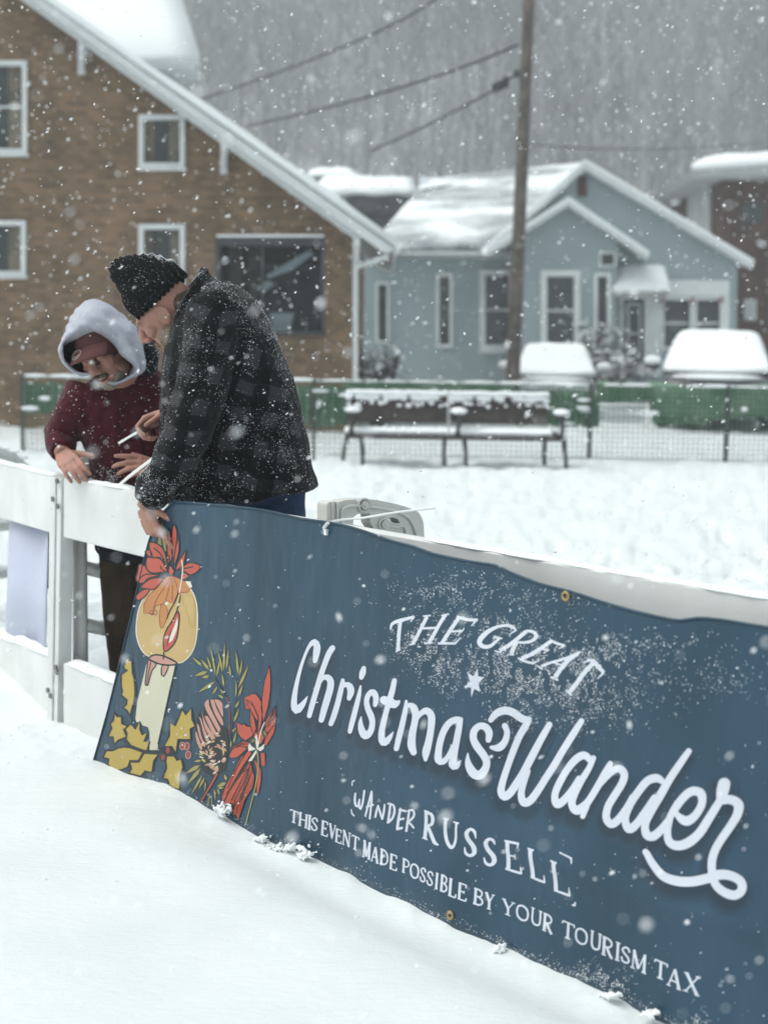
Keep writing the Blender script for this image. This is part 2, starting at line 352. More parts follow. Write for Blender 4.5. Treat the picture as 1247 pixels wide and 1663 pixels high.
def wall_holes(mb, outer, holes, Y, depth, back=True, mi=0):
    """front wall sheet at world Y from a pixel polygon, with rectangular openings and their reveals"""
    loops = [[at(x, y, Y) for x, y in outer]] + [[at(x, y, Y) for x, y in ((a, b), (c, b), (c, d), (a, d))] for a, b, c, d in holes]
    flat = [p for l in loops for p in l]
    tris = geometry.tessellate_polygon([[Vector((p.x, p.z, 0)) for p in l] for l in loops])
    fs = []
    for t in tris:
        a, b, c = [flat[i] for i in t]
        fs.append(t if (b - a).cross(c - a).y < 0 else (t[0], t[2], t[1]))
    mb.add(flat, fs, mi)
    for l in loops:
        n = len(l); vs = l + [p + Vector((0, depth, 0)) for p in l]
        mb.add(vs, [(i, (i + 1) % n, (i + 1) % n + n, i + n) for i in range(n)], mi)
    if back:
        o = [p + Vector((0, depth, 0)) for p in flat]; mb.add(o, [tuple(reversed(f)) for f in fs], mi)

# ------------------------------------------------------------------ the banner's plane (vertical, through its lower edge on the ground)
BP0 = gnd(155, 1240); BP1 = gnd(1080, 1663)
BU = (BP1 - BP0); BU.z = 0; BLEN = BU.length; BU.normalize()
BN = Vector((BU.y, -BU.x, 0))
if BN.dot(CAM - BP0) < 0: BN = -BN
def catmull(pts, step=6.0, closed=False):
    P = [tuple(map(float, p)) for p in pts]; n = len(P); out = []
    if n < 3 and not closed:
        L = math.dist(P[0][:2], P[1][:2]); k = max(1, int(L / (step * 3)))
        return [tuple(a + (b - a) * i / k for a, b in zip(P[0], P[1])) for i in range(k + 1)]
    rng = range(n if closed else n - 1)
    for i in rng:
        if closed: p0, p1, p2, p3 = P[i - 1], P[i], P[(i + 1) % n], P[(i + 2) % n]
        else: p0, p1, p2, p3 = P[max(i - 1, 0)], P[i], P[i + 1], P[min(i + 2, n - 1)]
        k = max(1, int(math.dist(p1[:2], p2[:2]) / step))
        for j in range(k):
            t = j / k
            out.append(tuple(0.5 * (2 * b + (c - a) * t + (2 * a - 5 * b + 4 * c - d) * t * t + (3 * b - a - 3 * c + d) * t ** 3) for a, b, c, d in zip(p0, p1, p2, p3)))
    if not closed: out.append(P[-1])
    return out
TOPE = [(285, 813), (350, 818), (430, 827), (490, 841), (529, 846), (570, 854), (603, 864), (633, 875), (674, 886), (706, 898), (760, 910), (802, 917), (829, 929), (874, 946),
        (930, 960), (1005, 983), (1072, 1000), (1106, 1006), (1132, 1002), (1169, 1005), (1247, 1019), (1330, 1036)]
BOTE = [(152, 1237), (208, 1256), (265, 1272), (297, 1288), (333, 1308), (373, 1328), (421, 1356), (500, 1386), (640, 1454), (688, 1476), (735, 1498), (784, 1521), (840, 1548),
        (960, 1599), (1024, 1627), (1100, 1663), (1247, 1735), (1330, 1775)]
LEFE = [(285, 813), (264, 833), (246, 868), (232, 920), (214, 1000), (194, 1080), (174, 1160), (152, 1237)]   # top to bottom
def interp_x(pts, x): return float(np.interp(x, [p[0] for p in pts], [p[1] for p in pts]))
_f = [onplane(x, y, BP0, BN) for x, y in ((560, 1250), (760, 1345), (950, 1425), (1247, 1520))]; FOLD_S = [(p - BP0).dot(BU) for p in _f]; FOLD_Z = [p.z for p in _f]; FOLD_V = (onplane(1200, 1560, BP0, BN) - BP0).dot(BU)
def bdisp(s, z):
    fz = float(np.interp(s, FOLD_S, FOLD_Z)); fold = 0.007 * math.exp(-((z - fz) / 0.030) ** 2) * min(1, max(0, (s - 1.25) / 0.5)) - 0.005 * math.exp(-((s - FOLD_V - .05 * z) / 0.055) ** 2)
    return fold + (0.0045 * math.sin(s * 8.2 + 0.6 + z * 1.4) + 0.003 * math.sin(s * 19 - z * 3.0) * max(0, 1 - z / 0.7)) * min(1.0, max(0.0, (s - 0.98) / 0.3)) + 0.012 * math.exp(-((z - 0.72) / 0.1) ** 2) * math.exp(-((s - 1.9) / 0.4) ** 2)
def bpt(px, py, off=0.0):
    p = onplane(px, py, BP0, BN); s = (p - BP0).dot(BU)
    return p + BN * (bdisp(s, p.z) + off)
EDGE = sorted([((onplane(x, y, BP0, BN) - BP0).dot(BU), onplane(x, y, BP0, BN).z) for x, y in BOTE])
EDGE_S = np.array([e[0] for e in EDGE]); EDGE_Z = np.array([e[1] for e in EDGE])
# the barricade row
J0 = gnd(93, 1173)                                  # foot of the joint post
FA = at(870, 922, 3.25); FB = at(1247, 975, 2.85)
print('banner', BP0, BP1, BLEN, 'joint', J0, FA, FB, EDGE_Z)
# ------------------------------------------------------------------ ground
def ground_height(X, Y):
    P = np.stack([X, Y, np.zeros_like(X)], 1)
    h = 0.035 * fbm(P * 0.45, 3, 3)
    r = np.hypot(X, Y)
    d = (X - BP0.x) * BN.x + (Y - BP0.y) * BN.y          # + is the camera's side of the banner
    s = (X - BP0.x) * BU.x + (Y - BP0.y) * BU.y
    ez = np.interp(s, EDGE_S, EDGE_Z)
    near = np.exp(-(d / 0.45) ** 2) * np.clip((s + 0.5) / 0.4, 0, 1)
    calm = np.exp(-(d / 0.9) ** 2) * (np.abs(s) < 6)
    h = h * (1 - np.clip(calm, 0, 1)) + ez * near
    inb = np.clip((s + 0.05) / 0.15, 0, 1)
    h -= inb * 0.020 * np.exp(-((d - 0.09) / 0.09) ** 2) * np.clip((s - 0.5) / 0.6, 0, 1)
    h += inb * 0.006 * np.exp(-((d - 0.30) / 0.12) ** 2) * np.clip((s - 0.3) / 0.6, 0, 1)
    edge = np.exp(-(d / 0.10) ** 2) * inb
    h += edge * 0.009 * np.maximum(-.25, fbm(P * 12, 3, 9))
    # lumps kicked up along the foot of the boards at the left
    lum = np.exp(-((d + 0.02) / 0.16) ** 2) * np.clip((0.15 - s) / 0.2, 0, 1) * (s > -3)
    h += lum * (0.022 * np.maximum(0, fbm(P * 9, 3, 5)) + 0.006)
    # the trodden field behind
    back = np.clip((-d - 0.35) / 0.5, 0, 1) * np.clip((30 - r) / 10, 0, 1)
    n1 = fbm(P * 3.1, 3, 21); n2 = fbm(P * 9.0, 3, 25)
    h += back * (0.040 * n1 + 0.032 * n2 - 0.10 * np.clip(fbm(P * 2.3, 2, 31) - 0.25, 0, 1) - 0.07 * np.clip(fbm(P * 6.5, 2, 35) - 0.33, 0, 1))
    front = 1 - np.clip(-d / 0.3, 0, 1)
    h += front * np.clip(r / 2.5, 0, 1) * (0.0012 * vnoise(np.stack([X * 9, Y * 38, X * 0], 1), 41) + 0.006 * fbm(P * 1.7, 2, 43)) * np.clip(d / 0.15, 0, 1)
    return h
def gz(x, y): return float(ground_height(np.array([x], float), np.array([y], float))[0])
def build_ground():
    a1 = np.linspace(R(-24), R(24), 420); a2 = np.linspace(R(24), R(336), 60)[1:-1]
    ang = np.concatenate([a1, a2]); n = len(ang)
    rr = np.concatenate([np.linspace(0.4, 1.9, 60), np.linspace(1.92, 9, 390), np.geomspace(9.06, 285, 150)])
    RR, AA = np.meshgrid(rr, ang, indexing='ij'); X = (RR * np.sin(AA)).ravel(); Y = (RR * np.cos(AA)).ravel()
    Z = ground_height(X, Y)
    vs = np.stack([X, Y, Z], 1); m = len(rr)
    vs = np.vstack([vs, [[0, 0, 0]]]); c = len(vs) - 1
    i = np.arange(m - 1)[:, None]; k = np.arange(n)[None, :]; k2 = (k + 1) % n
    q = np.stack([(i * n + k), (i * n + k2), ((i + 1) * n + k2), ((i + 1) * n + k)], -1).reshape(-1, 4)
    q = q[:, ::-1]
    faces = [tuple(map(int, f)) for f in q] + [(c, int(kk), int((kk + 1) % n))[::-1] for kk in range(n)]
    me = bpy.data.meshes.new('ground'); me.from_pydata(vs.tolist(), [], faces); me.polygons.foreach_set('use_smooth', [True] * len(faces))
    me.materials.append(M['ground']); me.update()
    o = bpy.data.objects.new('ground', me); COL.objects.link(o); tag(o, 'smooth white snow covering the ground', 'ground', kind='structure'); return o
def ground_mat():
    m = bpy.data.materials.new('ground_snow'); m.use_nodes = True; t = m.node_tree; b = t.nodes['Principled BSDF']
    b.inputs['Roughness'].default_value = 0.7; b.inputs['Specular IOR Level'].default_value = 0.25
    tc = t.nodes.new('ShaderNodeTexCoord')
    nz = t.nodes.new('ShaderNodeTexNoise'); nz.inputs['Scale'].default_value = 2.2; nz.inputs['Detail'].default_value = 5; t.links.new(tc.outputs['Object'], nz.inputs['Vector'])
    rp = t.nodes.new('ShaderNodeValToRGB'); rp.color_ramp.elements[0].position = .3; rp.color_ramp.elements[1].position = .7
    rp.color_ramp.elements[0].color = (0.66, 0.70, 0.72, 1); rp.color_ramp.elements[1].color = (0.72, 0.755, 0.77, 1)
    t.links.new(nz.outputs['Fac'], rp.inputs['Fac']); t.links.new(rp.outputs['Color'], b.inputs['Base Color'])
    mp = t.nodes.new('ShaderNodeMapping'); mp.inputs['Scale'].default_value = (1, 2.6, 1); t.links.new(tc.outputs['Object'], mp.inputs['Vector'])
    n1 = t.nodes.new('ShaderNodeTexNoise'); n1.inputs['Scale'].default_value = 26; n1.inputs['Detail'].default_value = 6; n1.inputs['Roughness'].default_value = 0.65; t.links.new(mp.outputs[0], n1.inputs['Vector'])
    n2 = t.nodes.new('ShaderNodeTexVoronoi'); n2.inputs['Scale'].default_value = 160; t.links.new(tc.outputs['Object'], n2.inputs['Vector'])
    b1 = t.nodes.new('ShaderNodeBump'); b1.inputs['Strength'].default_value = 0.28; b1.inputs['Distance'].default_value = 0.02; t.links.new(n1.outputs['Fac'], b1.inputs['Height'])
    b2 = t.nodes.new('ShaderNodeBump'); b2.inputs['Strength'].default_value = 0.12; b2.inputs['Distance'].default_value = 0.004; t.links.new(n2.outputs['Distance'], b2.inputs['Height']); t.links.new(b1.outputs[0], b2.inputs['Normal'])
    t.links.new(b2.outputs[0], b.inputs['Normal'])
    return m
M['ground'] = ground_mat()
build_ground()
def dry_grass():
    r = np.random.default_rng(31); V = []; Fc = []; o = 0
    for k in range(420):
        c = gnd(560 + r.random() * 760, 770 + 230 * r.random() ** .8); zc = gz(c.x, c.y)
        for j in range(int(1 + 3 * r.random())):
            x, y = c.x + r.normal() * .03, c.y + r.normal() * .03; h = .012 + .03 * r.random() ** 2; dx, dy = r.normal(size=2) * h * .9; w = .0016
            V += [(x - w, y, zc - .01), (x + w, y, zc - .01), (x + dx, y + dy, zc + h)]; Fc.append((o, o + 1, o + 2)); o += 3
    m = MB(); m.v = [Vector(p) for p in V]; m.f = Fc; m.m = [0] * len(Fc); tag(mk('dry_grass', m, M['straw'], None), 'sparse dry grass tips poking through the field snow', 'grass', kind='stuff')
M['straw'] = mat('straw', (0.16, 0.14, 0.10), .9, .1)

dry_grass()
# ------------------------------------------------------------------ wooded hill
def hill_h(x, y):
    top = 74 - 29 / (1 + np.exp(-(x - 42) / 4.0)) + 5 * vnoise(np.stack([x * .03, x * 0, x * 0], 1), 77)
    t = np.clip((y - 75) / 175.0, 0, 1); return top * (t ** 0.85) - 0.3 + 1.2 * vnoise(np.stack([x * .08, y * .08, x * 0], 1), 78) * t
def build_hill():
    xs = np.linspace(-170, 190, 90); ys = np.linspace(72, 262, 70); X, Y = np.meshgrid(xs, ys); x = X.ravel(); y = Y.ravel()
    Z = hill_h(x, y); n = len(xs); fs = []
    for j in range(len(ys) - 1):
        for i in range(n - 1): a = j * n + i; fs.append((a, a + 1, a + n + 1, a + n))
    mb = MB(); mb.v = [Vector(p) for p in np.stack([x, y, Z], 1).tolist()]; mb.f = fs; mb.m = [0] * len(fs)
    tag(mk('hillside', mb, M['hill'], smooth=True), 'snowy hillside rising behind the houses', 'hill', kind='structure')
    # bare wood: trunks and upswept limbs, all in one mesh
    N = 4600
    ty = 76 + (RNG.random(N) ** 0.8) * 178; tx = (RNG.random(N) - 0.5) * (0.78 * ty + 30)
    tz = hill_h(tx, ty); H = 8 + RNG.random(N) * 9
    V = []; Fc = []; o = 0
    def stick(p, q, w):
        nonlocal o
        V.extend([(p[0] - w, p[1], p[2]), (p[0] + w, p[1], p[2]), (p[0], p[1] + w, p[2]), (q[0], q[1], q[2])])
        Fc.extend([(o, o + 1, o + 3), (o + 1, o + 2, o + 3), (o + 2, o, o + 3)]); o += 4
    for i in range(N):
        b = np.array([tx[i], ty[i], tz[i] - 0.3]); lean = (RNG.random(2) - .5) * 0.12; h = H[i]
        tip = b + np.array([lean[0] * h, lean[1] * h, h]); stick(b, tip, 0.06 + 0.006 * h)
        for k in range(22):
            f = 0.15 + 0.8 * RNG.random(); p = b + (tip - b) * f; a = RNG.random() * 6.283; L = h * (1 - f) * 0.75 + 0.9
            up = 0.6 + RNG.random() * 0.8
            stick(p, p + np.array([math.cos(a) * L, math.sin(a) * L, L * up]) * 0.7, 0.03 + 0.02 * (1 - f))
    me = bpy.data.meshes.new('bare_wood'); me.from_pydata(V, [], Fc); me.materials.append(M['bark']); me.update()
    ob = bpy.data.objects.new('bare_wood', me); COL.objects.link(ob); tag(ob, 'bare grey winter woods covering the far hillside', 'woods', kind='stuff')
build_hill()

# ------------------------------------------------------------------ background buildings
def snow_slab(mb, a, b, c, d, th, n=14, seed=0, ragged=0.10):
    """slab over quad a-b (eave) to d-c (ridge), thickness th, ragged eave and lumpy top"""
    rows = 8; up = Vector((0, 0, 1)); vs = []; rr = random.Random(seed)
    for j in range(rows + 1):
        for i in range(n + 1):
            u, v = i / n, j / rows
            e = (a.lerp(b, u)).lerp(d.lerp(c, u), v)
            if j == 0: e = e + (a - d).normalized() * rr.uniform(-ragged, ragged)
            vs.append(e)
    for j in range(rows + 1):
        for i in range(n + 1):
            v = vs[j * (n + 1) + i]; edge = 0.65 if j in (0, rows) or i in (0, n) else 1.0
            vs.append(v + up * (th * edge * rr.uniform(0.85, 1.15)))
    K = (rows + 1) * (n + 1); fs = []
    for j in range(rows):
        for i in range(n):
            p = j * (n + 1) + i; q = [p, p + 1, p + n + 2, p + n + 1]
            fs.append(tuple(reversed(q))); fs.append(tuple(K + t for t in q))
    def side(idx):
        for p, q in zip(idx[:-1], idx[1:]): fs.append((p, q, K + q, K + p))
    side([i for i in range(n + 1)]); side([rows * (n + 1) + i for i in range(n, -1, -1)])
    side([j * (n + 1) + n for j in range(rows + 1)]); side([j * (n + 1) for j in range(rows, -1, -1)])
    mb.add(vs, fs)
def window(parent, x0, y0, x1, y1, Y, fw=7, mull=True, inset=0.10, glass=None, sill=True, name='window', frame=None, curtain=0):
    """framed sash window set in an opening; frame stands proud of the wall at Y"""
    mb = MB(); mb.pxframe(x0 - fw, y0 - fw, x1 + fw, y1 + fw, fw, Y - 0.05, 0.13)
    f = mk(name, mb, frame or M['white_paint'], parent)
    g = MB(); g.pxrect(x0, y0, x1, y1, Y + inset, 0.03); mk('pane', g, glass or M['dark_glass'], f)
    if mull:
        b = MB(); ym = (y0 + y1) / 2; b.pxrect(x0, ym - 1.6, x1, ym + 1.6, Y + inset - 0.045, 0.04); mk('sash_bar', b, M['white_paint'], f)
    if sill:
        s = MB(); s.pxrect(x0 - fw - 2, y1 + fw + 0.3, x1 + fw + 2, y1 + fw + 4.5, Y - 0.10, 0.13); mk('sill', s, M['white_paint'], f)
    if curtain:
        w = (x1 - x0) * curtain
        for a, b in ((x0 + 1, x0 + w), (x1 - w, x1 - 1)):
            c = MB(); c.pxrect(a, y0 + 1, b, y1 - 1, Y + inset - 0.02, 0.015); mk('curtain', c, M['curtain'], f)
    return f
def brick_house():
    Y = 22.0; root = empty('brick_house', at(300, 700, Y), 'brown brick gable house with white trim and a snowy rake', 'house')
    holes = [(-70, 106, 38, 243), (233, 194, 292, 266), (-70, 366, 36, 442), (233, 372, 292, 452), (356, 398, 521, 538)]
    mb = MB(); wall_holes(mb, [(-330, 720), (-330, -60), (-190, -175), (-120, -130), (577, 372), (577, 720)], holes, Y, 0.3)
    mk('wall', mb, M['brick'], root)
    mb = MB()   # side wall toward the blue house and a dark room behind the openings
    p = at(577, 372, Y); mb.box(p.x - 0.28, Y + 0.3, -0.3, p.x, Y + 9, p.z); mk('side_wall', mb, M['brick'], root)
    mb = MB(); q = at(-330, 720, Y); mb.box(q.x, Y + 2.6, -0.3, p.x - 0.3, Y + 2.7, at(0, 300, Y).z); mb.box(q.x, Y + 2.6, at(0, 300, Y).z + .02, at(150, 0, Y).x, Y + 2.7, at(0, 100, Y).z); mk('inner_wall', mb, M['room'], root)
    window(root, -63, 106, 36, 241, Y, 8, glass=M['dark_glass'], curtain=0.22); window(root, 233, 194, 292, 264, Y, 8, mull=False, curtain=0.3)
    window(root, -63, 366, 34, 440, Y, 8, mull=False, curtain=0.2); window(root, 233, 372, 292, 450, Y, 8, mull=False, curtain=0.25)
    # broad dark window with pale things behind the glass, some imitating a reflection
    f = MB(); f.pxrect(350, 384, 527, 398, Y - 0.08, 0.22); f.pxrect(350, 398, 356, 538, Y - 0.02, 0.2); f.pxrect(521, 398, 527, 538, Y - 0.02, 0.2); f.pxrect(350, 538, 527, 545, Y - 0.1, 0.22); f.pxrect(424, 398, 428, 538, Y + 0.02, 0.08)
    pw = mk('picture_window', f, M['dark_wall'], root)
    mb = MB(); mb.pxrect(357, 399, 423, 537, Y + 0.13, 0.02); mb.pxrect(429, 399, 520, 537, Y + 0.13, 0.02); mk('pane', mb, M['clear'], pw)
    mb = MB(); mb.pxrect(352, 381, 526, 384.5, Y - 0.14, 0.25); mk('snow_cap', mb, M['snowcap'], pw)
    mb = MB(); mb.pxrect(372, 398, 392, 536, Y + 0.5, 0.1); mk('curtain', mb, M['curtain'], pw); mb = MB(); mb.pxrect(404, 398, 420, 536, Y + 0.5, 0.1); mk('curtain', mb, M['curtain'], pw)
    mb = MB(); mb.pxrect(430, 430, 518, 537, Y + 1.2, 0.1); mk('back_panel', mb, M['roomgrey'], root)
    mb = MB(); mb.pxprism([(432, 448), (500, 407), (512, 412), (470, 440), (436, 452)], Y + 0.24, 0.05); mb.pxprism([(414, 468), (436, 455), (446, 462), (428, 474)], Y + 0.24, 0.05); mk('reflection_slab', mb, M['snowcap'], root)  # white slabs added to stand in for the streak of a reflected roof
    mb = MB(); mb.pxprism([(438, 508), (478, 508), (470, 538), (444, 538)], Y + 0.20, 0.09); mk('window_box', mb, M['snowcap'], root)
    # rake: fascia board, soffit, snow
    lo = [(-190, -168), (31, -4), (569, 374), (627, 412)]; hi = [(641, 399), (564, 333), (50, -26), (-190, -196)]
    mb = MB(); mb.pxprism([(-190, -172), (627, 413), (640, 404), (-190, -186)], Y - 0.55, 0.06); mb.pxprism([(-190, -172), (590, 387), (577, 389), (-190, -162)], Y - 0.44, 0.05); mk('fascia', mb, M['white_paint'], root)
    mb = MB(); mb.prism([at(-190, -172, Y - .48), at(640, 404, Y - .48), at(640, 399, Y - .48), at(-190, -180, Y - .48)], (0, 9.6, 0)); mk('soffit', mb, M['white_paint'], root)
    mb = MB(); a = at(643, 400, Y - .6); d = at(-190, -186, Y - .6)
    b = a + Vector((0, 9.8, 0)); c = d + Vector((0, 9.8, 0)); snow_slab(mb, b, a, d, c, 0.19, 10, 3, 0.03); mk('roof_snow', mb, M['snowcap'], root, smooth=True)
    mb = MB(); mb.prism([at(-190, -186, Y), at(-560, 60, Y), at(-560, 80, Y), at(-190, -160, Y)], (0, 9, 0)); mk('roof', mb, M['shingle'], root)
    for x, y in ((135, 66), (366, 228), (581, 380)):
        mb = MB(); mb.pxrect(x - 8, y, x + 3, y + 54, Y - 0.07, 0.07); mb.prism([at(x - 6, y + 6, Y - .5), at(x + 2, y + 6, Y - .5), at(x + 2, y + 16, Y - .5), at(x - 6, y + 16, Y - .5)], (0, 0.42, 0))
        w0 = at(x - 3, y + 46, Y - 0.08); w1 = at(x - 1, y + 14, Y - 0.46); mb.tube([w0, w1], 0.045, 6); mk('knee_brace', mb, M['white_paint'], root)
    mb = MB(); mb.pxrect(573, 430, 581, 640, Y - 0.09, 0.08); mb.tube([at(577, 434, Y - .05), at(596, 428, Y - .3), at(626, 418, Y - .5)], 0.04, 8); mk('downspout', mb, M['white_paint'], root)
    # main roof behind the gable
    Y2 = 25.0; mb = MB(); a = at(-260, 99, Y2); b = at(324, 99, Y2); c = at(236, -190, Y2 + 4); d = at(-260, -190, Y2 + 4)
    snow_slab(mb, a, b, c, d, 0.2, 12, 5, 0.02); mk('upper_roof_snow', mb, M['snowcap'], root, smooth=True)
    mb = MB(); mb.pxrect(-260, 98, 322, 104, Y2 + .02, 0.3); mb.pxrect(-260, 104.5, 316, 112, Y2 + .12, 1.2); mk('eave_board', mb, M['white_paint'], root)
    mb = MB(); mb.pxprism([(-260, 112.5), (150, 112.5), (150, 150), (-260, 180)], Y2 + 1.4, 0.3); mk('upper_wall', mb, M['brick'], root)
def glass_clear():
    m = bpy.data.materials.new('clear_glass'); m.use_nodes = True; t = m.node_tree; t.nodes.remove(t.nodes['Principled BSDF'])
    tr = t.nodes.new('ShaderNodeBsdfTransparent'); tr.inputs[0].default_value = (.72, .76, .78, 1); gl = t.nodes.new('ShaderNodeBsdfGlossy'); gl.inputs['Roughness'].default_value = 0.05
    lw = t.nodes.new('ShaderNodeFresnel'); lw.inputs['IOR'].default_value = 1.2; mx = t.nodes.new('ShaderNodeMixShader')
    t.links.new(lw.outputs[0], mx.inputs[0]); t.links.new(tr.outputs[0], mx.inputs[1]); t.links.new(gl.outputs[0], mx.inputs[2]); t.links.new(mx.outputs[0], t.nodes['Material Output'].inputs[0]); return m
M['clear'] = glass_clear()
brick_house()
def blue_house():
    YL, YG, YB = 36.4, 35.0, 34.2
    root = empty('blue_house', at(900, 640, YG), 'pale blue clapboard cottage with two gables and a snowy roof', 'house')
    mb = MB(); wall_holes(mb, [(583, 660), (585, 408), (850, 402), (850, 660)], [(614, 462, 628, 553), (713, 449, 730, 559), (788, 447, 826, 560)], YL, 0.2); mk('wing_wall', mb, M['siding'], root)
    mb = MB(); wall_holes(mb, [(832, 660), (832, 385), (951, 270), (1197, 428), (1193, 660)], [(1013, 486, 1045, 600), (1078, 487, 1120, 563), (1131, 487, 1169, 563)], YG, 0.2); mk('gable_wall', mb, M['siding'], root)
    mb = MB(); wall_holes(mb, [(842, 660), (848, 384), (923, 331), (1002, 388), (1000, 660)], [(888, 449, 932, 560), (970, 449, 986, 560), (976, 412, 997, 430)], YB, 0.2); mk('bay_wall', mb, M['siding'], root)
    p = at(1195, 430, YG); mb = MB(); mb.box(p.x - .2, YG + .2, -.4, p.x, YG + 8, p.z); mk('side_wall', mb, M['siding'], root); mb = MB(); q = at(583, 408, YL); mb.box(q.x, YL + .2, -.4, q.x + .2, YL + 4, q.z); mk('side_wall', mb, M['siding'], root)
    a = at(1000, 388, YB); mb = MB(); mb.box(a.x - .15, YB + .2, -.4, a.x, YG - 0.01, a.z); mk('bay_side', mb, M['siding'], root)
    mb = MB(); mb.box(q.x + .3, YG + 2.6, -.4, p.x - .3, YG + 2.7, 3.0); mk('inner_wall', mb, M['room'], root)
    window(root, 614, 462, 628, 553, YL, 4, mull=False, sill=False); window(root, 713, 449, 730, 559, YL, 5, mull=False, sill=False); window(root, 788, 447, 826, 560, YL, 9)
    window(root, 888, 449, 932, 560, YB, 10, curtain=0.0); window(root, 970, 449, 986, 560, YB, 6, mull=False, sill=False); window(root, 976, 412, 997, 430, YB, 3, mull=False, sill=False, name='small_window')
    w = window(root, 1078, 487, 1120, 563, YG, 5, sill=False); window(root, 1131, 487, 1169, 563, YG, 5, sill=False)
    mb = MB(); mb.pxrect(1084, 455, 1184, 481, YG - .08, .07); mb.pxrect(1174.5, 481.5, 1184, 600, YG - .06, .05); mb.pxrect(1052, 481.5, 1072.5, 610, YG - .06, .05); mk('trim_panel', mb, M['white_paint'], root)
    for a, b, c_, d_ in ((1074, 483, 1080, 492), (1122.5, 484, 1127.5, 495), (1168, 484, 1173, 491)):
        mb = MB(); mb.pxrect(a, b, c_, d_, YG - .10, .03); mk('bow', mb, M['redtrim'], root)
    d = MB(); d.pxrect(1014, 487, 1044, 600, YG + .1, .05); dr = mk('door', d, M['door'], root)
    d = MB(); d.pxframe(1018, 492, 1040, 596, 3, YG + .06, .035); d.pxrect(1018, 540, 1040, 543, YG + .05, .03); mk('door_rail', d, M['white_paint'], dr)
    d = MB(); d.pxframe(1006, 480, 1052, 606, 6, YG - .06, .14); mk('door_frame', d, M['white_paint'], root)
    d = MB(); d.pxrect(1000, 592, 1066, 606, YG - 1.2, 1.1); mk('porch_step', d, M['pale_wall'], root)
    # canopy over the door
    mb = MB(); a = at(994, 476, YG - .95); b = at(1089, 474, YG - .95); c = at(1078, 436, YG - .05); e = at(1000, 438, YG - .05); snow_slab(mb, a, b, c, e, .16, 8, 8, .02); mk('canopy_snow', mb, M['snowcap'], root, smooth=True)
    mb = MB(); mb.pxrect(995, 477, 1088, 482, YG - .93, .9); mb.tube([at(1004, 482, YG - .85), at(1006, 500, YG - .1)], .03, 6); mb.tube([at(1078, 482, YG - .85), at(1076, 500, YG - .1)], .03, 6); mk('canopy', mb, M['pale_wall'], root)
    # roofs
    mb = MB(); a = at(596, 411, YL - .4); b = at(852, 403, YL - .4); c = at(955, 268, YL + 3.6); e = at(694, 296, YL + 3.6); patchy(); snow_slab(mb, a, b, c, e, .16, 26, 9, .12); mk('roof_snow', mb, M['thin_snow'], root, smooth=True)
    mb = MB(); mb.prism([a, b, c, e], (0, 0.02, -.12)); mk('roof', mb, M['shingle'], root)
    mb = MB()   # bare shingle showing through in streaks near the ridge
    for k, (x0, y0, x1, y1) in enumerate(((690, 309, 790, 292),)):
        def rp(x, y):
            n = (b - a).cross(e - a).normalized(); P = onplane(x, y, a + Vector((0, 0, .16)), n); return P + Vector((0, 0, .05))
        mb.prism([rp(x0, y0), rp(x1, y1), rp(x1 + 12, y1 + 3), rp(x0 - 14, y0 + 5)], (0, 0.01, -.04))
    mk('bare_shingle', mb, M['shingle'], root)
    mb = MB(); mb.pxrect(596, 408, 852, 414, YL - .42, .06); mb.pxrect(600, 415, 850, 418, YL - .3, .29); mk('gutter', mb, M['white_paint'], root)
    def rake(lst, Y, th, d):
        mb = MB()
        for (x0, y0), (x1, y1) in lst: mb.pxprism([(x0, y0), (x1, y1), (x1, y1 + th), (x0, y0 + th)], Y - d, d - .015)
        return mb
    mk('fascia', rake([((951, 266), (1222, 428)), ((951, 266), (789, 406))], YG, 9, .35), M['white_paint'], root)
    mk('bay_fascia', rake([((923, 326), (1052, 413)), ((923, 326), (792, 409))], YB, 8, .35), M['white_paint'], root)
    mb = MB()
    for (x0, y0, x1, y1, Y, dep) in ((951, 258, 1224, 422, YG - .38, 7), (951, 258, 787, 400, YG - .38, 3), (923, 319, 1054, 408, YB - .38, 1.3), (923, 319, 790, 404, YB - .38, 1.3)):
        mb.prism([at(x0, y0, Y), at(x1, y1, Y), at(x1, y1 + 7, Y), at(x0, y0 + 7, Y)], (0, dep, 0))
    mk('rake_snow', mb, M['snowcap'], root)
    mb = MB(); mb.pxrect(938, 286, 953, 318, YG - .06, .05); mk('gable_vent', mb, M['brown_brick'], root)
    mb = MB(); mb.pxrect(682, 286, 694, 304, YL + 3.2, .5); mk('vent_pipe', mb, M['snowcap'], root)
blue_house()
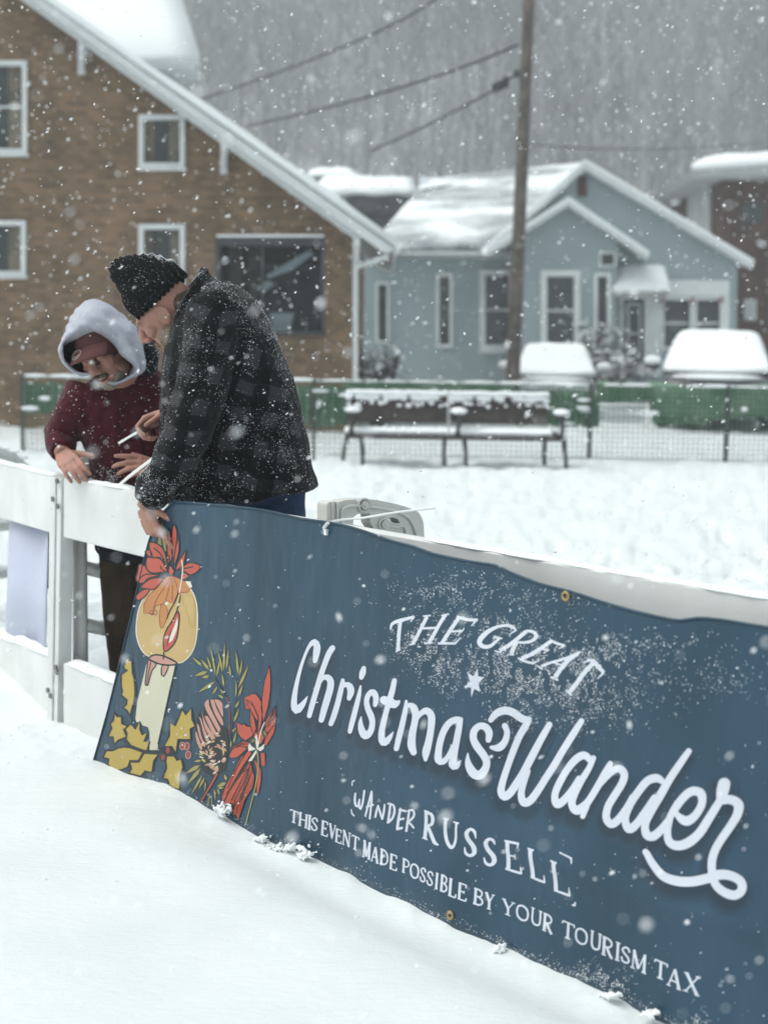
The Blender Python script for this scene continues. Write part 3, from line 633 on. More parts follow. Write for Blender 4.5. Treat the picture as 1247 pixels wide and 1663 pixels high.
def small_buildings():
    Y = 48.0; r = empty('grey_house', at(1110, 560, Y), 'small pale house with dark windows peeking over the blue roof', 'house')
    mb = MB(); mb.pxrect(1040, 340, 1156, 600, Y, 5); mk('wall', mb, M['pale_wall'], r)
    mb = MB(); a = at(1030, 345, Y - .5); b = at(1160, 343, Y - .5); c = at(1155, 317, Y + 3); d = at(1040, 322, Y + 3); snow_slab(mb, a, b, c, d, .2, 8, 2, .03); mk('roof_snow', mb, M['snowcap'], r, smooth=True)
    for x in (1112, 1134):
        w = MB(); w.pxrect(x, 350, x + 16, 380, Y - .05, .04); f = mk('window', w, M['dark_glass'], r)
    Y = 40.0; r = empty('dark_brick_building', at(1220, 620, Y), 'dark brown brick building under a flat snowy roof at the frame edge', 'building')
    mb = MB(); mb.pxrect(1174, 286, 1420, 660, Y, 8); mk('wall', mb, M['brown_brick'], r)
    mb = MB(); mb.pxrect(1151, 292, 1172.5, 600, Y + 1.5, 3); mk('pilaster', mb, M['pale_wall'], r)
    mb = MB(); mb.pxprism([(1124, 278), (1135, 272), (1420, 252), (1420, 286), (1140, 284)], Y - 1.2, 9); mk('roof_edge', mb, M['pale_wall'], r)
    mb = MB(); a = at(1122, 276, Y - 1.3); b = at(1420, 256, Y - 1.3); c = at(1420, 250, Y + 7.8); d = at(1150, 262, Y + 7.8); snow_slab(mb, a, b, c, d, .25, 8, 4, .03); mk('roof_snow', mb, M['snowcap'], r, smooth=True)
    w = MB(); w.pxrect(1207, 330, 1236, 362, Y - .05, .04); mk('window', w, M['dark_glass'], r); w = MB(); w.pxrect(1208, 486, 1228, 520, Y - .05, .04); mk('window', w, M['pale_wall'], r)
    Y = 46.0; r = empty('dark_house', at(620, 560, Y), 'low dark house with a patchy snow roof behind the brick gable', 'house')
    mb = MB(); mb.pxrect(470, 318, 686, 600, Y, 5); mk('wall', mb, M['dark_wall'], r)
    mb = MB(); mb.pxprism([(480, 306), (676, 308), (690, 345), (480, 345)], Y - .3, .25); mk('roof', mb, M['shingle'], r)
    mb = MB(); a = at(500, 318, Y - .5); b = at(676, 316, Y - .5); c = at(668, 296, Y + 1.5); d = at(530, 293, Y + 1.5); snow_slab(mb, a, b, c, d, .25, 10, 14, .2); mb2 = mb
    a = at(500, 290, Y + 2); b = at(580, 288, Y + 2); c = at(570, 280, Y + 4); d = at(505, 281, Y + 4); snow_slab(mb, a, b, c, d, .2, 6, 15, .1); mk('roof_snow', mb, M['snowcap'], r, smooth=True)
    mb = MB(); mb.pxrect(500, 286, 585, 316, Y + 2.5, 3); mk('upper_wall', mb, M['dark_wall'], r)
small_buildings()

# ------------------------------------------------------------------ utility pole and cables
def pole():
    Y = 26.0; b = gnd(833, 612); top = at(861, -60, Y); base = at(829, 690, Y); base.z = -0.2
    r = empty('utility_pole', base, 'tall wooden utility pole standing before the blue house', 'pole')
    n = 14; pts = [base.lerp(top, i / n) for i in range(n + 1)]; mb = MB(); mb.tube(pts, [0.135 - 0.035 * i / n for i in range(n + 1)], 12); mk('shaft', mb, M['wood_pole'], r, smooth=True)
    mb = MB(); q = at(838, 122, Y); mb.box(q.x - .05, Y - .18, q.z - .06, q.x + .05, Y - .1, q.z + .06); mk('bracket', mb, M['iron'], r)
    def cable(pp, label, rad=0.022, clamp=None):
        e = MB(); P = [at(x, y, YY) for x, y, YY in pp]; n = 24; pts = []
        for i in range(n + 1):
            t = i / n; p = P[0].lerp(P[-1], t)
            if len(P) == 3: p = P[0] * ((1 - t) * (1 - 2 * t)) + P[1] * (4 * t * (1 - t)) + P[2] * (t * (2 * t - 1))
            pts.append(p)
        e.tube(pts, rad, 6)
        o = mk('overhead_cable', e, M['wire'], None, smooth=True); tag(o, label, 'cable', 'cables across the hill')
        if clamp:
            c = MB(); p = at(*clamp); c.obox(p, (.13, 0, .07), (0, .06, 0), (-.03, 0, .07)); c.obox(p + Vector((.1, 0, .06)), (.05, 0, 0), (0, .05, 0), (0, 0, .09)); mk('cable_clamp', c, M['iron'], o)
    cable([(720, -18, 26), (590, 62, 28), (330, 160, 34)], 'topmost cable, sagging to the brick house rake', .021)
    cable([(841, 72, 26), (640, 145, 27), (400, 205, 32)], 'middle cable, running left from the pole', .023)
    cable([(841, 118, 26), (740, 180, 27), (600, 246, 30)], 'lowest cable, with a dark clamp near the pole', .021, (812, 139, 26.3))
    cable([(842, 232, 26), (1040, 242, 33), (1235, 232, 40)], 'faint cable running right from the pole', .011)
pole()

# ------------------------------------------------------------------ shrubs before the houses
def shrub(px, py, Y, h, w, label, seed, snow=True):
    rr = random.Random(seed); base = at(px, py, Y); base.z = -0.05
    r = empty('bare_shrub', base, label, 'shrub', 'shrubs by the houses'); mb = MB(); sn = MB()
    for k in range(46):
        a = rr.random() * 6.283; l = rr.uniform(.5, 1) * h; s = rr.uniform(.2, 1) * w / 2
        p0 = base + Vector((math.cos(a) * s * .25, math.sin(a) * s * .25, 0)); p1 = base + Vector((math.cos(a) * s * .7, math.sin(a) * s * .7, l * .55)); p2 = base + Vector((math.cos(a) * s, math.sin(a) * s, l))
        mb.tube([p0, p1, p2], [.02, .013, .006], 4)
        for j in range(5):
            t = rr.uniform(.4, 1); q = p1.lerp(p2, t); e = q + Vector((rr.uniform(-.18, .18), rr.uniform(-.18, .18), rr.uniform(.03, .2))); mb.tube([q, e], [.009, .004], 3)
            if rr.random() < .35: sn.ell(e, ((rr.uniform(.03, .07), 0, 0), (0, .05, 0), (0, 0, .025)), 6, 4)
    mk('twigs', mb, M['twig'], r)
    mk('snow_tufts', sn, M['snowcap'], r, smooth=True)['kind'] = 'stuff'
shrub(612, 690, 23.5, 1.35, 1.2, 'dark bare shrub at the corner of the brick house', 1)
shrub(962, 640, 33.4, 1.9, 1.6, 'bare shrub under the bay window of the blue house', 2)
shrub(996, 640, 33.0, 1.2, 1.3, 'low snowy shrub beside the blue house door', 3)

# ------------------------------------------------------------------ parked cars under snow
def car(px, Y, wd, h, label, paint, seed):
    rr = random.Random(seed); c = at(px, 600, Y); x0 = c.x; base = Vector((x0, Y, 0)); r = empty('parked_car', base, label, 'car', 'snow covered cars by the fence')
    def ring(y, z0, z1, hw0, hw1, n=20):
        pts = []
        for k in range(n):
            t = 2 * math.pi * k / n; cx = math.copysign(abs(math.cos(t)) ** .45, math.cos(t)); cz = math.copysign(abs(math.sin(t)) ** .45, math.sin(t))
            z = (z0 + z1) / 2 + cz * (z1 - z0) / 2; f = (z - z0) / (z1 - z0); pts.append(Vector((x0 + cx * (hw0 + (hw1 - hw0) * f), y, z)))
        return pts
    L = 4.6; hb = h * .60; w2 = wd / 2
    mb = MB(); mb.rings([ring(Y - .02, .35, hb * .80, w2 * .82, w2 * .78), ring(Y + .12, .22, hb * .92, w2 * .96, w2 * .9), ring(Y + .9, .2, hb, w2, w2 * .95), ring(Y + 3.6, .2, hb, w2, w2 * .95), ring(Y + 4.5, .25, hb * .95, w2 * .95, w2 * .9)])
    body = mk('body', mb, paint, r, smooth=True)
    mb = MB(); mb.rings([ring(Y + 1.0, hb * .9, hb + .02, w2 * .93, w2 * .90), ring(Y + 1.75, hb * .9, h - .06, w2 * .93, w2 * .72), ring(Y + 3.3, hb * .9, h - .05, w2 * .93, w2 * .72), ring(Y + 4.2, hb * .9, hb + .1, w2 * .9, w2 * .8)]); mk('cabin', mb, M['dark_glass'], r, smooth=True)
    # snow lying over windscreen, roof and bonnet
    mb = MB(); rg = []
    for y, zb, zt, a, b in ((Y + .52, hb + .0, hb + .10, w2 * .93, w2 * .88), (Y + .95, hb + .0, hb + .17, w2 * .97, w2 * .90), (Y + 1.25, hb + .02, hb + .50 * (h - hb), w2 * .97, w2 * .84), (Y + 1.7, hb + .1, h + .05, w2 * .96, w2 * .73), (Y + 2.3, h - .10, h + .11, w2 * .78, w2 * .72), (Y + 3.3, h - .1, h + .1, w2 * .76, w2 * .7), (Y + 4.0, hb + .1, hb + .5 * (h - hb), w2 * .85, w2 * .75)):
        rg.append([p + Vector((rr.uniform(-.012, .012), 0, rr.uniform(-.02, .02))) for p in ring(y, zb, zt, a, b)])
    mb.rings(rg); s = mk('snow_cover', mb, M['snowcap'], r); bake(s, [('SUBSURF', dict(levels=2, render_levels=2))])
    mb = MB()
    for sg in (-1, 1):
        m = MB(); m.ell((x0 + sg * (w2 + .12), Y + 1.15, hb + .10), ((.13, 0, 0), (0, .08, 0), (0, 0, .09)), 12, 8); o = mk('wing_mirror', m, paint, r, smooth=True)
        m = MB(); m.ell((x0 + sg * (w2 + .12), Y + 1.13, hb + .19), ((.15, 0, 0), (0, .11, 0), (0, 0, .08)), 12, 8); mk('snow_tuft', m, M['snowcap'], o, smooth=True)
        m = MB(); m.ell((x0 + sg * w2 * .72, Y + .02, hb * .70), ((.17, 0, 0), (0, .06, 0), (0, 0, .085)), 12, 8); mk('headlight', m, M['lamp'], r, smooth=True)
        for yy in (Y + .85, Y + 3.6):
            m = MB(); m.tube([(x0 + sg * (w2 - .2), yy, .31), (x0 + sg * (w2 - .01), yy, .31)], .31, 20); mk('wheel', m, M['tyre'], r)
    m = MB()
    for k in range(4): m.box(x0 - w2 * .45, Y - .05, hb * .55 + k * .06, x0 + w2 * .45, Y - .02, hb * .55 + k * .06 + .03)
    mk('grille', m, M['iron'], r)
    m = MB(); m.tube([(x0 - w2 * .8, Y - .04, .45), (x0, Y - .10, .43), (x0 + w2 * .8, Y - .04, .45)], .1, 8); mk('bumper', m, M['iron'], r, smooth=True)
    m = MB(); m.ell((x0, Y + .35, hb * .93), ((w2 * .8, 0, 0), (0, .4, 0), (0, 0, .06)), 14, 6); mk('bonnet_snow', m, M['snowcap'], r, smooth=True); r.rotation_euler.z = -math.atan2(x0, Y)
car(1163, 23.2, 1.92, 1.58, 'large dark car with its windscreen buried in snow', M['car_paint'], 1)
car(901, 26.0, 1.62, 1.30, 'small pale car hidden by snow behind the pole', M['car_silver'], 2)

# ------------------------------------------------------------------ mesh fence with green fabric, across the field
def mesh_fence():
    Yf = 17.4; z1 = 0.90; r = empty('mesh_fence', (0.2, Yf, 0), 'green mesh fence with patchy green fabric crossing the snowy field', 'fence')
    xa = at(36, 680, Yf).x; xb = at(2000, 680, Yf).x
    for px in (37, 510, 958, 1180, 1420, 1700, 1998):
        x = at(px, 680, Yf).x; m = MB(); m.box(x - .02, Yf - .02, -.1, x + .02, Yf + .02, .94); mk('post', m, M['post'], r)
    m = MB(); x = xa
    while x < xb: m.box(x - .0042, Yf - .003, .0, x + .0042, Yf + .003, z1); x += .062
    z = .03
    while z < z1 + .01: m.box(xa, Yf - .009, z - .004, xb, Yf - .0035, z + .004); z += .062
    m.box(xa, Yf - .016, z1 - .006, xb, Yf - .010, z1 + .006)
    mk('netting', m, M['green_net'], r)
    def panel(x0, y0, x1, y1, seed, d=.05):
        a = at(x0, y0, Yf + d); b = at(x1, y1, Yf + d); n = 30; mm = MB(); rr = random.Random(seed); vs = []; rows = 5
        for j in range(rows + 1):
            for i in range(n + 1):
                zz = a.z + (b.z - a.z) * j / rows + (rr.uniform(-.03, .03) if j in (0, rows) else 0); vs.append(Vector((a.x + (b.x - a.x) * i / n, Yf + d + .03 * math.sin(i * 1.3 + seed) + rr.uniform(-.01, .01), zz)))
        fs = [(j * (n + 1) + i, j * (n + 1) + i + 1, (j + 1) * (n + 1) + i + 1, (j + 1) * (n + 1) + i) for j in range(rows) for i in range(n)]
        mm.add(vs, fs); o = mk('fabric_strip', mm, M['green_fabric'], r, smooth=True); s = o.modifiers.new('s', 'SOLIDIFY'); s.thickness = .006
    panel(36, 622, 104, 671, 1); panel(480, 627, 566, 691, 2); panel(560, 620, 838, 640, 3, .12); panel(838, 640, 900, 692, 8, .1); panel(896, 636, 972, 693, 4); panel(968, 620, 1060, 652, 5, .1); panel(1056, 622, 1990, 692, 6); panel(1060, 633, 1150, 690, 7, .11)
    m = MB(); rr = random.Random(5); x = xa
    while x < xb:
        l = rr.uniform(.1, .5)
        if rr.random() < .75: m.ell((x + l / 2, Yf + .02, z1 + .02), ((l / 2, 0, 0), (0, .035, 0), (0, 0, rr.uniform(.012, .03))), 8, 5)
        x += l * .9
    for (x0, y0, x1, y1) in ((972, 655, 1052, 668), (974, 673, 1050, 686), (842, 620, 960, 634), (844, 642, 960, 660)):
        a = at(x0, y0, Yf + .2); b = at(x1, y1, Yf + .2); m.ell(((a.x + b.x) / 2, Yf + .2, (a.z + b.z) / 2), ((abs(b.x - a.x) / 2, 0, 0), (0, .06, 0), (0, 0, abs(a.z - b.z) / 2 * 1.2)), 14, 6)
    for k in range(12):
        px = rr.choice((rr.uniform(1060, 1330), rr.uniform(485, 560), rr.uniform(900, 970), rr.uniform(40, 104))); a = at(px, rr.uniform(628, 690), Yf - .03); w = rr.uniform(.02, .12); m.ell(a, ((w, 0, 0), (0, .012, 0), (0, 0, rr.uniform(.008, .03))), 9, 5)
    mk('snow_clumps', m, M['snowcap'], r, smooth=True)['kind'] = 'stuff'
mesh_fence()

# ------------------------------------------------------------------ bench
def bench():
    Yb = 16.6; s = F / Yb
    def X(px): return at(px, 700, Yb).x
    def Z(py): return at(740, py, Yb).z
    base = Vector((X(740), Yb, 0)); r = empty('double_bench', base, 'long dark park bench with three armrests under snow', 'bench')
    zs = Z(698); zt = Z(636); xs = [X(560), X(728), X(892)]; seatY0, seatY1 = Yb - .42, Yb + .02
    gap = (X(727), X(731))
    for (x0, x1) in ((X(562), X(726)), (X(730), X(890))):
        m = MB()
        for k in range(6):
            y = seatY0 + .03 + k * .074; m.box(x0, y, zs - .04, x1 + (.1 if x1 > X(800) else 0), y + .055, zs - .012)
        m.box(x0, seatY0 - .004, zs - .085, x1 + (.1 if x1 > X(800) else .05), seatY0 + .026, zs - .044)
        o = mk('seat', m, M['bench_wood'], r, bevel=.006)
        m = MB()
        for k in range(6):
            z = zs + .07 + k * (zt - zs - .10) / 6; y = Yb + .04 + (z - zs) * .28; m.obox(((x0 + x1) / 2, y, z + .03), ((x1 - x0) / 2, 0, 0), (0, .013, 0), (0, .01, .031))
        b = mk('backrest', m, M['bench_wood'], r)
        m = MB(); n = 22; rr = random.Random(int(x0 * 100))
        # snow on the seat, on the top rail and plastered on the slats
        for i in range(n):
            u = x0 + (x1 - x0) * (i + .5) / n + 0; w = (x1 - x0) / n * .75
            m.ell((u, (seatY0 + seatY1) / 2 - .01, zs - .01 + rr.uniform(0, .006)), ((w, 0, 0), (0, .23, 0), (0, 0, .040 + rr.uniform(0, .012))), 10, 6)
        mk('seat_snow', m, M['snowcap'], o, smooth=True)
        m = MB()
        for i in range(n):
            u = x0 + (x1 - x0) * (i + .5) / n; w = (x1 - x0) / n * .8
            m.ell((u, Yb + .12, zt - .03 + rr.uniform(-.004, .008)), ((w, 0, 0), (0, .06, 0), (0, 0, .036)), 10, 6)
        mk('top_snow', m, M['snowcap'], b, smooth=True); m = MB()
        for i in range(n):
            u = x0 + (x1 - x0) * (i + .5) / n; w = (x1 - x0) / n * .8
            if rr.random() < .75: m.ell((u, Yb + .075 + .02, zt - .085 + rr.uniform(-.01, .01)), ((w, 0, 0), (0, .022, .008), (0, 0, .034 + rr.uniform(-.012, .012))), 10, 6)
            if rr.random() < .55: m.ell((u, Yb + .06, zt - .155 + rr.uniform(-.02, .02)), ((w * rr.uniform(.4, 1), 0, 0), (0, .03, 0), (0, 0, rr.uniform(.012, .03))), 8, 5)
        mk('back_snow', m, M['snowcap'], b, smooth=True)
    for i, px in enumerate((572, 741, 905)):
        x = X(px); m = MB()
        m.tube([(x, seatY0 - .02, zs + .12), (x, seatY0 + .02, zs + .19), (x, seatY0 + .2, zs + .205), (x, Yb + .02, zs + .19), (x, Yb + .06, zs + .14)], .026, 8); m.tube([(x, seatY0, zs - .03), (x, seatY0 - .02, zs + .13)], .024, 8); m.box(x - .022, seatY0, zs - .075, x + .022, Yb + .06, zs - .043)
        o = mk('armrest', m, M['iron'], r, smooth=True)
        m = MB(); m.ell((x + .01, seatY0 + .16, zs + .235), ((.10, 0, 0), (0, .22, 0), (0, 0, .038)), 12, 7); mk('snow_cap', m, M['snowcap'], o, smooth=True)
    for i, (pt, pb) in enumerate((((565, 705), (556, 754)), ((586, 705), (589, 754)), ((723, 706), (722, 755)), ((754, 706), (756, 755)), ((886, 707), (884, 754)), ((914, 707), (920, 754)))):
        y = Yb - .38 if i % 2 else Yb + .02
        k = y / Yb; top = at(*pt, y); top.z = zs - .05; bot = at(*pb, y); bot.z = -.08; mid = top.lerp(bot, .5) + Vector((.012 if i % 2 else -.012, 0, 0)); m = MB(); m.tube([top, mid, bot], [.03, .022, .026], 8); mk('leg', m, M['iron'], r, smooth=True)
bench()
# ------------------------------------------------------------------ white plastic barricades
def plane_dir(p, q):
    d = q - p; d.z = 0; d.normalize(); n = Vector((d.y, -d.x, 0))
    if n.dot(CAM - p) < 0: n = -n
    return d, n
D1, N1 = plane_dir(J0, Vector((-1.61, 5.95, 0)))
D2, N2 = plane_dir(J0, BP0 + BU * 2.95 - BN * 0.075)
def on1(px, py, back=0.0): return onplane(px, py, J0 - N1 * back, N1)
def on2(px, py, back=0.0): return onplane(px, py, J0 - N2 * back, N2)
def ext3(a, b, k): return a + (b - a) * k
def plank(mb, tl, tr, br, bl, n, th):
    mb.prism([tl, tr, br, bl], -n * th)
def snow_strip(mb, a, b, n, back, seed, hmax=0.035):
    L = (b - a).length; t = (b - a) / L; N = max(8, int(L / .012)); x = np.linspace(0, L, N + 1)
    q = np.stack([x * 5, x * 0 + seed, x * 0], 1); h = hmax * (.55 + .45 * fbm(q, 2, seed)) + .005 * np.maximum(0, fbm(q * 6, 2, seed + 5)); fr = .006 * fbm(q * 3, 2, seed + 9)
    K = 9; rg = []
    for i in range(N + 1):
        e = min(1, i / 3 + .05, (N - i) / 3 + .05); c = a + t * x[i] - n * (back * .5)
        rg.append([c + n * ((back * .52 + fr[i]) * math.cos(math.pi * k / (K - 1))) + Vector((0, 0, max(0, e * h[i] * math.sin(math.pi * k / (K - 1))) - .001)) for k in range(K)])
    mb.rings(rg)
def trestle(root, foot, back, side, H, seed, rungs=(0.21, 0.46), k=1.0, snow=True, far=True):
    """moulded plastic A shaped leg: upright against the boards, arched head, raked back leg and two bowed rungs"""
    def P(a, z, s=0): return Vector((foot.x, foot.y, 0)) + back * (a * k) + Vector((0, 0, z)) + side * s
    mb = MB(); r = (.036, .026); ps = [P(.05, -.05), P(.05, H * .5), P(.05, H - .10), P(.07, H - .035), P(.13, H - .012), P(.22, H - .02), P(.31, H - .055), P(.37, H - .11), P(.395, H - .19), P(.43, H * .55), P(.56, -.05)]
    if not far: ps = ps[:9]
    mb.tube(ps, [r] * len(ps), 12, flat=tuple(side))
    mk('frame', mb, M['grey_plastic'], root, smooth=True)
    m = MB(); m.tube([P(.05, H - .115), P(.16, H - .105), P(.27, H - .15), P(.385, H - .20)], [(.024, .02)] * 4, 10); m.ell(P(.215, H - .15), (back * .075, side * .022, Vector((0, 0, .055))), 16, 8); mk('head_web', m, M['grey_plastic'], root, smooth=True)
    for z in rungs:
        w = .40 + (H * .55 - z) / (H * .55) * .12
        m = MB(); m.tube([P(.06, z + .03), P(.12, z), P(.24, z - .012), P(.36, z), P(w, z + .03)], [(.045, .026), (.036, .026), (.032, .024), (.036, .026), (.045, .026)], 12, flat=tuple(side)); mk('rung', m, M['grey_plastic'], root, smooth=True)
    for a, z in ((.155, H - .055), (.20, rungs[0] - .012), (.21, H - .15)):
        for sg in (-1,):
            m = MB(); s = side if side.dot(CAM - foot) > 0 else -side
            m.tube([P(a, z) + s * .02, P(a, z) + s * .032], .024, 14); m.tube([P(a, z) + s * .03, P(a, z) + s * .037], .011, 10); mk('bolt', m, M['grey_plastic'], root)
    rr = random.Random(seed); sn = MB()
    for q in range(7): a = .08 + .045 * q; sn.ell(P(a, H - .012 - max(0, (a - .2)) ** 2 * 2.6 + .018), (back * (.04 * k), side * .024, Vector((0, 0, rr.uniform(.006, .014)))), 8, 5)
    if snow: mk('snow_tuft', sn, M['snowcap'], root, smooth=True)
    for z in rungs:
        sn = MB()
        for q in range(8): a = .1 + .04 * q; sn.ell(P(a, z + .018), (back * (.035 * k), side * .022, Vector((0, 0, rr.uniform(.015, .03)))), 8, 5)
        mk('snow_tuft', sn, M['snowcap'], root, smooth=True)
def barricades():
    r1 = empty('barricade', J0 + D1 * 1.0, 'white plastic barricade at the left frame edge with a lavender panel', 'barricade', 'barricades in a row')
    k = 2.7
    for (a0, a1, b0, b1, nm) in (((0, 752), (86, 773), (0, 841), (86, 867), 'upper'), ((0, 1036), (86, 1069), (0, 1137), (86, 1169), 'lower')):
        tr, br = on1(*a1), on1(*b1); tl, bl = ext3(tr, on1(*a0), k), ext3(br, on1(*b0), k)
        m = MB(); plank(m, tl, tr, br, bl, N1, .045); o = mk('board', m, M['white_plastic'], r1, bevel=.006, seg=3)
        s = MB(); snow_strip(s, tl, tr, N1, .045 if nm == 'upper' else .07, 3 if nm == 'upper' else 4, .020 if nm == 'upper' else .032); mk('snow_cap', s, M['snowcap'], o, smooth=True)
    m = MB(); q = [on1(20, 838, .05), on1(85, 860, .05), on1(80, 1068, .05), on1(13, 1048, .05)]; n = 12; vs = []
    for j in range(2):
        for i in range(n + 1):
            t = i / n; p = q[0].lerp(q[1], t) if j == 0 else q[3].lerp(q[2], t); vs.append(p + N1 * (.012 * math.sin(t * 7 + .6)))
    m.add(vs, [(i, i + 1, n + 2 + i, n + 1 + i) for i in range(n)]); o = mk('hanging_panel', m, M['lav'], r1, smooth=True); sl = o.modifiers.new('s', 'SOLIDIFY'); sl.thickness = .004
    m = MB(); p = on1(84, 866, .07); q = on1(82, 955, .07); m.tube([p, p.lerp(q, .5) + D1 * .012, q], .012, 8); mk('dark_strip', m, M['dark_cloth'], r1, smooth=True)  # narrow dark curved strip beside the hanging panel
    f = on1(-85, 1110); trestle(r1, f - N1 * .05, -N1, D1, .86, 4)
    r2 = empty('barricade', J0 + D2 * 1.5, 'white plastic barricade that the navy banner hangs against', 'barricade', 'barricades in a row')
    for (tl, tr, br, bl, nm) in ((on2(103, 777), on2(1247, 973), on2(1247, 1110), on2(103, 873), 'u'), (on2(103, 1078), on2(700, 1260), on2(700, 1390), on2(103, 1178), 'l')):
        if nm == 'l':
            tr = tl + (D2 * ((on2(1247, 973) - on2(103, 777)).length)); tr.z = tl.z - .02; br = tr.copy(); br.z = bl.z - .02 - .0
        tr2, br2 = ext3(tl, tr, 1.12), ext3(bl, br, 1.12)
        if nm == 'u': br2.z = tr2.z - .235
        m = MB(); plank(m, tl, tr2, br2, bl, N2, .045); o = mk('board', m, M['white_plastic'], r2, bevel=.006, seg=3)
        print('board', tl, tr2, br2, bl)
        for f0, f1, hm in (((0, .14, .016), (.58, 1.0, .010)) if nm == 'u' else ((0, .16, .034),)):
            s = MB(); snow_strip(s, tl.lerp(tr2, f0), tl.lerp(tr2, f1), N2, .045 if nm == 'u' else .07, 13, hm); mk('snow_cap', s, M['snowcap'], o, smooth=True)
    m = MB(); n = N2 * .004
    plank(m, on2(86, 774) + n * 3, on2(95, 776) + n * 3, on2(89, 1176) + n * 3, on2(80.5, 1173) + n * 3, N2, .06); plank(m, on2(95.6, 776) + n * 1.5, on2(102.5, 778) + n * 1.5, on2(95.5, 1177) + n * 1.5, on2(89.6, 1176) + n * 1.5, N2, .055)
    o = mk('end_post', m, M['white_plastic'], r2, bevel=.004)
    for x, y in ((92, 810), (99, 781), (100, 822), (84, 1120), (88, 1129), (97, 1083), (99, 1091)):
        m = MB(); p = on2(x, y) + N2 * .012; m.tube([p, p + N2 * .006], .010, 12); mk('bolt', m, M['bolt'], o)
    f = on2(92, 1180); trestle(r2, f - N2 * .03, -N2, D2, on2(130, 760).z + .0, 5, k=1.5, rungs=(.33, .55), far=False)
    f = on2(505, 1180) - N2 * .06; f.z = 0; zq = 4.619
    def pp(x, y): return onplane(490 + x / zq, 780 + y / zq, f, D2)
    outer = catmull([(186, 470), (188, 300), (188, 195), (205, 166), (250, 160), (275, 166), (330, 150), (480, 142), (600, 155), (760, 192), (862, 232), (898, 280), (915, 350), (918, 520), (918, 700), (820, 700), (815, 520)], 8) + [(700, 520), (500, 470)]
    hole1 = [(385, 330), (390, 275), (420, 254), (512, 248), (514, 320), (545, 365), (480, 352)]; hole2 = [(650, 284), (680, 276), (720, 290), (740, 322), (700, 322), (655, 305)]
    loops = [[pp(*p) for p in l] for l in (outer, hole1, hole2)]; flat = [p for l in loops for p in l]; m = MB()
    tr = geometry.tessellate_polygon([[Vector(((p - f).dot(-N2), p.z, 0)) for p in l] for l in loops]); th = D2 * -.045; fs = []
    for t in tr:
        a, b, c = [flat[i] for i in t]; fs.append(tuple(t) if (b - a).cross(c - a).dot(D2) > 0 else (t[0], t[2], t[1]))
    m.add(flat, fs); m.add([p + th for p in flat], [tuple(reversed(q)) for q in fs])
    for l in loops: n = len(l); m.add(l + [p + th for p in l], [(i, (i + 1) % n, (i + 1) % n + n, i + n) for i in range(n)])
    bmq = mk('leg_head', m, M['pale_plastic'], r2); bm = bmesh.new(); bm.from_mesh(bmq.data); bmesh.ops.remove_doubles(bm, verts=bm.verts, dist=1e-5); bmesh.ops.recalc_face_normals(bm, faces=bm.faces); bm.to_mesh(bmq.data); bm.free()
    bv = bmq.modifiers.new('b', 'BEVEL'); bv.width = .006; bv.segments = 3; bv.limit_method = 'ANGLE'; bv.angle_limit = R(50)
    def lip(pts, r0, closed=False):
        mm = MB(); L = [pp(*p) + D2 * .004 for p in catmull(pts, 10, closed)]; mm.tube(L, r0, 8); mk('rim', mm, M['pale_plastic'], bmq, smooth=True)
    lip([(262, 440), (262, 300), (262, 170)], .004); lip([(225, 440), (225, 200), (232, 164)], .003); lip([(290, 330), (300, 220), (380, 190), (560, 205), (720, 240), (800, 290), (850, 400), (855, 600)], .0045); lip([(770, 600), (770, 365), (690, 350), (590, 330)], .004)
    for cx, cy, r0 in ((461, 186, 48), (612, 330, 42)):
        lip([(cx + r0 * math.cos(t) * .9, cy + r0 * math.sin(t)) for t in np.linspace(0, 6.283, 20)[:-1]], .004, True); mm = MB(); q = pp(cx, cy); mm.tube([q, q + D2 * .012], .013, 14); mm.tube([q + D2 * .012, q + D2 * .016], .006, 10); mk('bolt', mm, M['pale_plastic'], bmq)
    mm = MB(); mm.tube([pp(230, 430), pp(228, 900), pp(225, 1500)], [(.03, .022)] * 3, 10, flat=tuple(D2)); mk('leg', mm, M['pale_plastic'], r2, smooth=True); mm = MB(); mm.tube([pp(868, 690), pp(890, 1000), pp(940, 1500)], [(.03, .022)] * 3, 10, flat=tuple(D2)); mk('leg', mm, M['pale_plastic'], r2, smooth=True)
barricades()

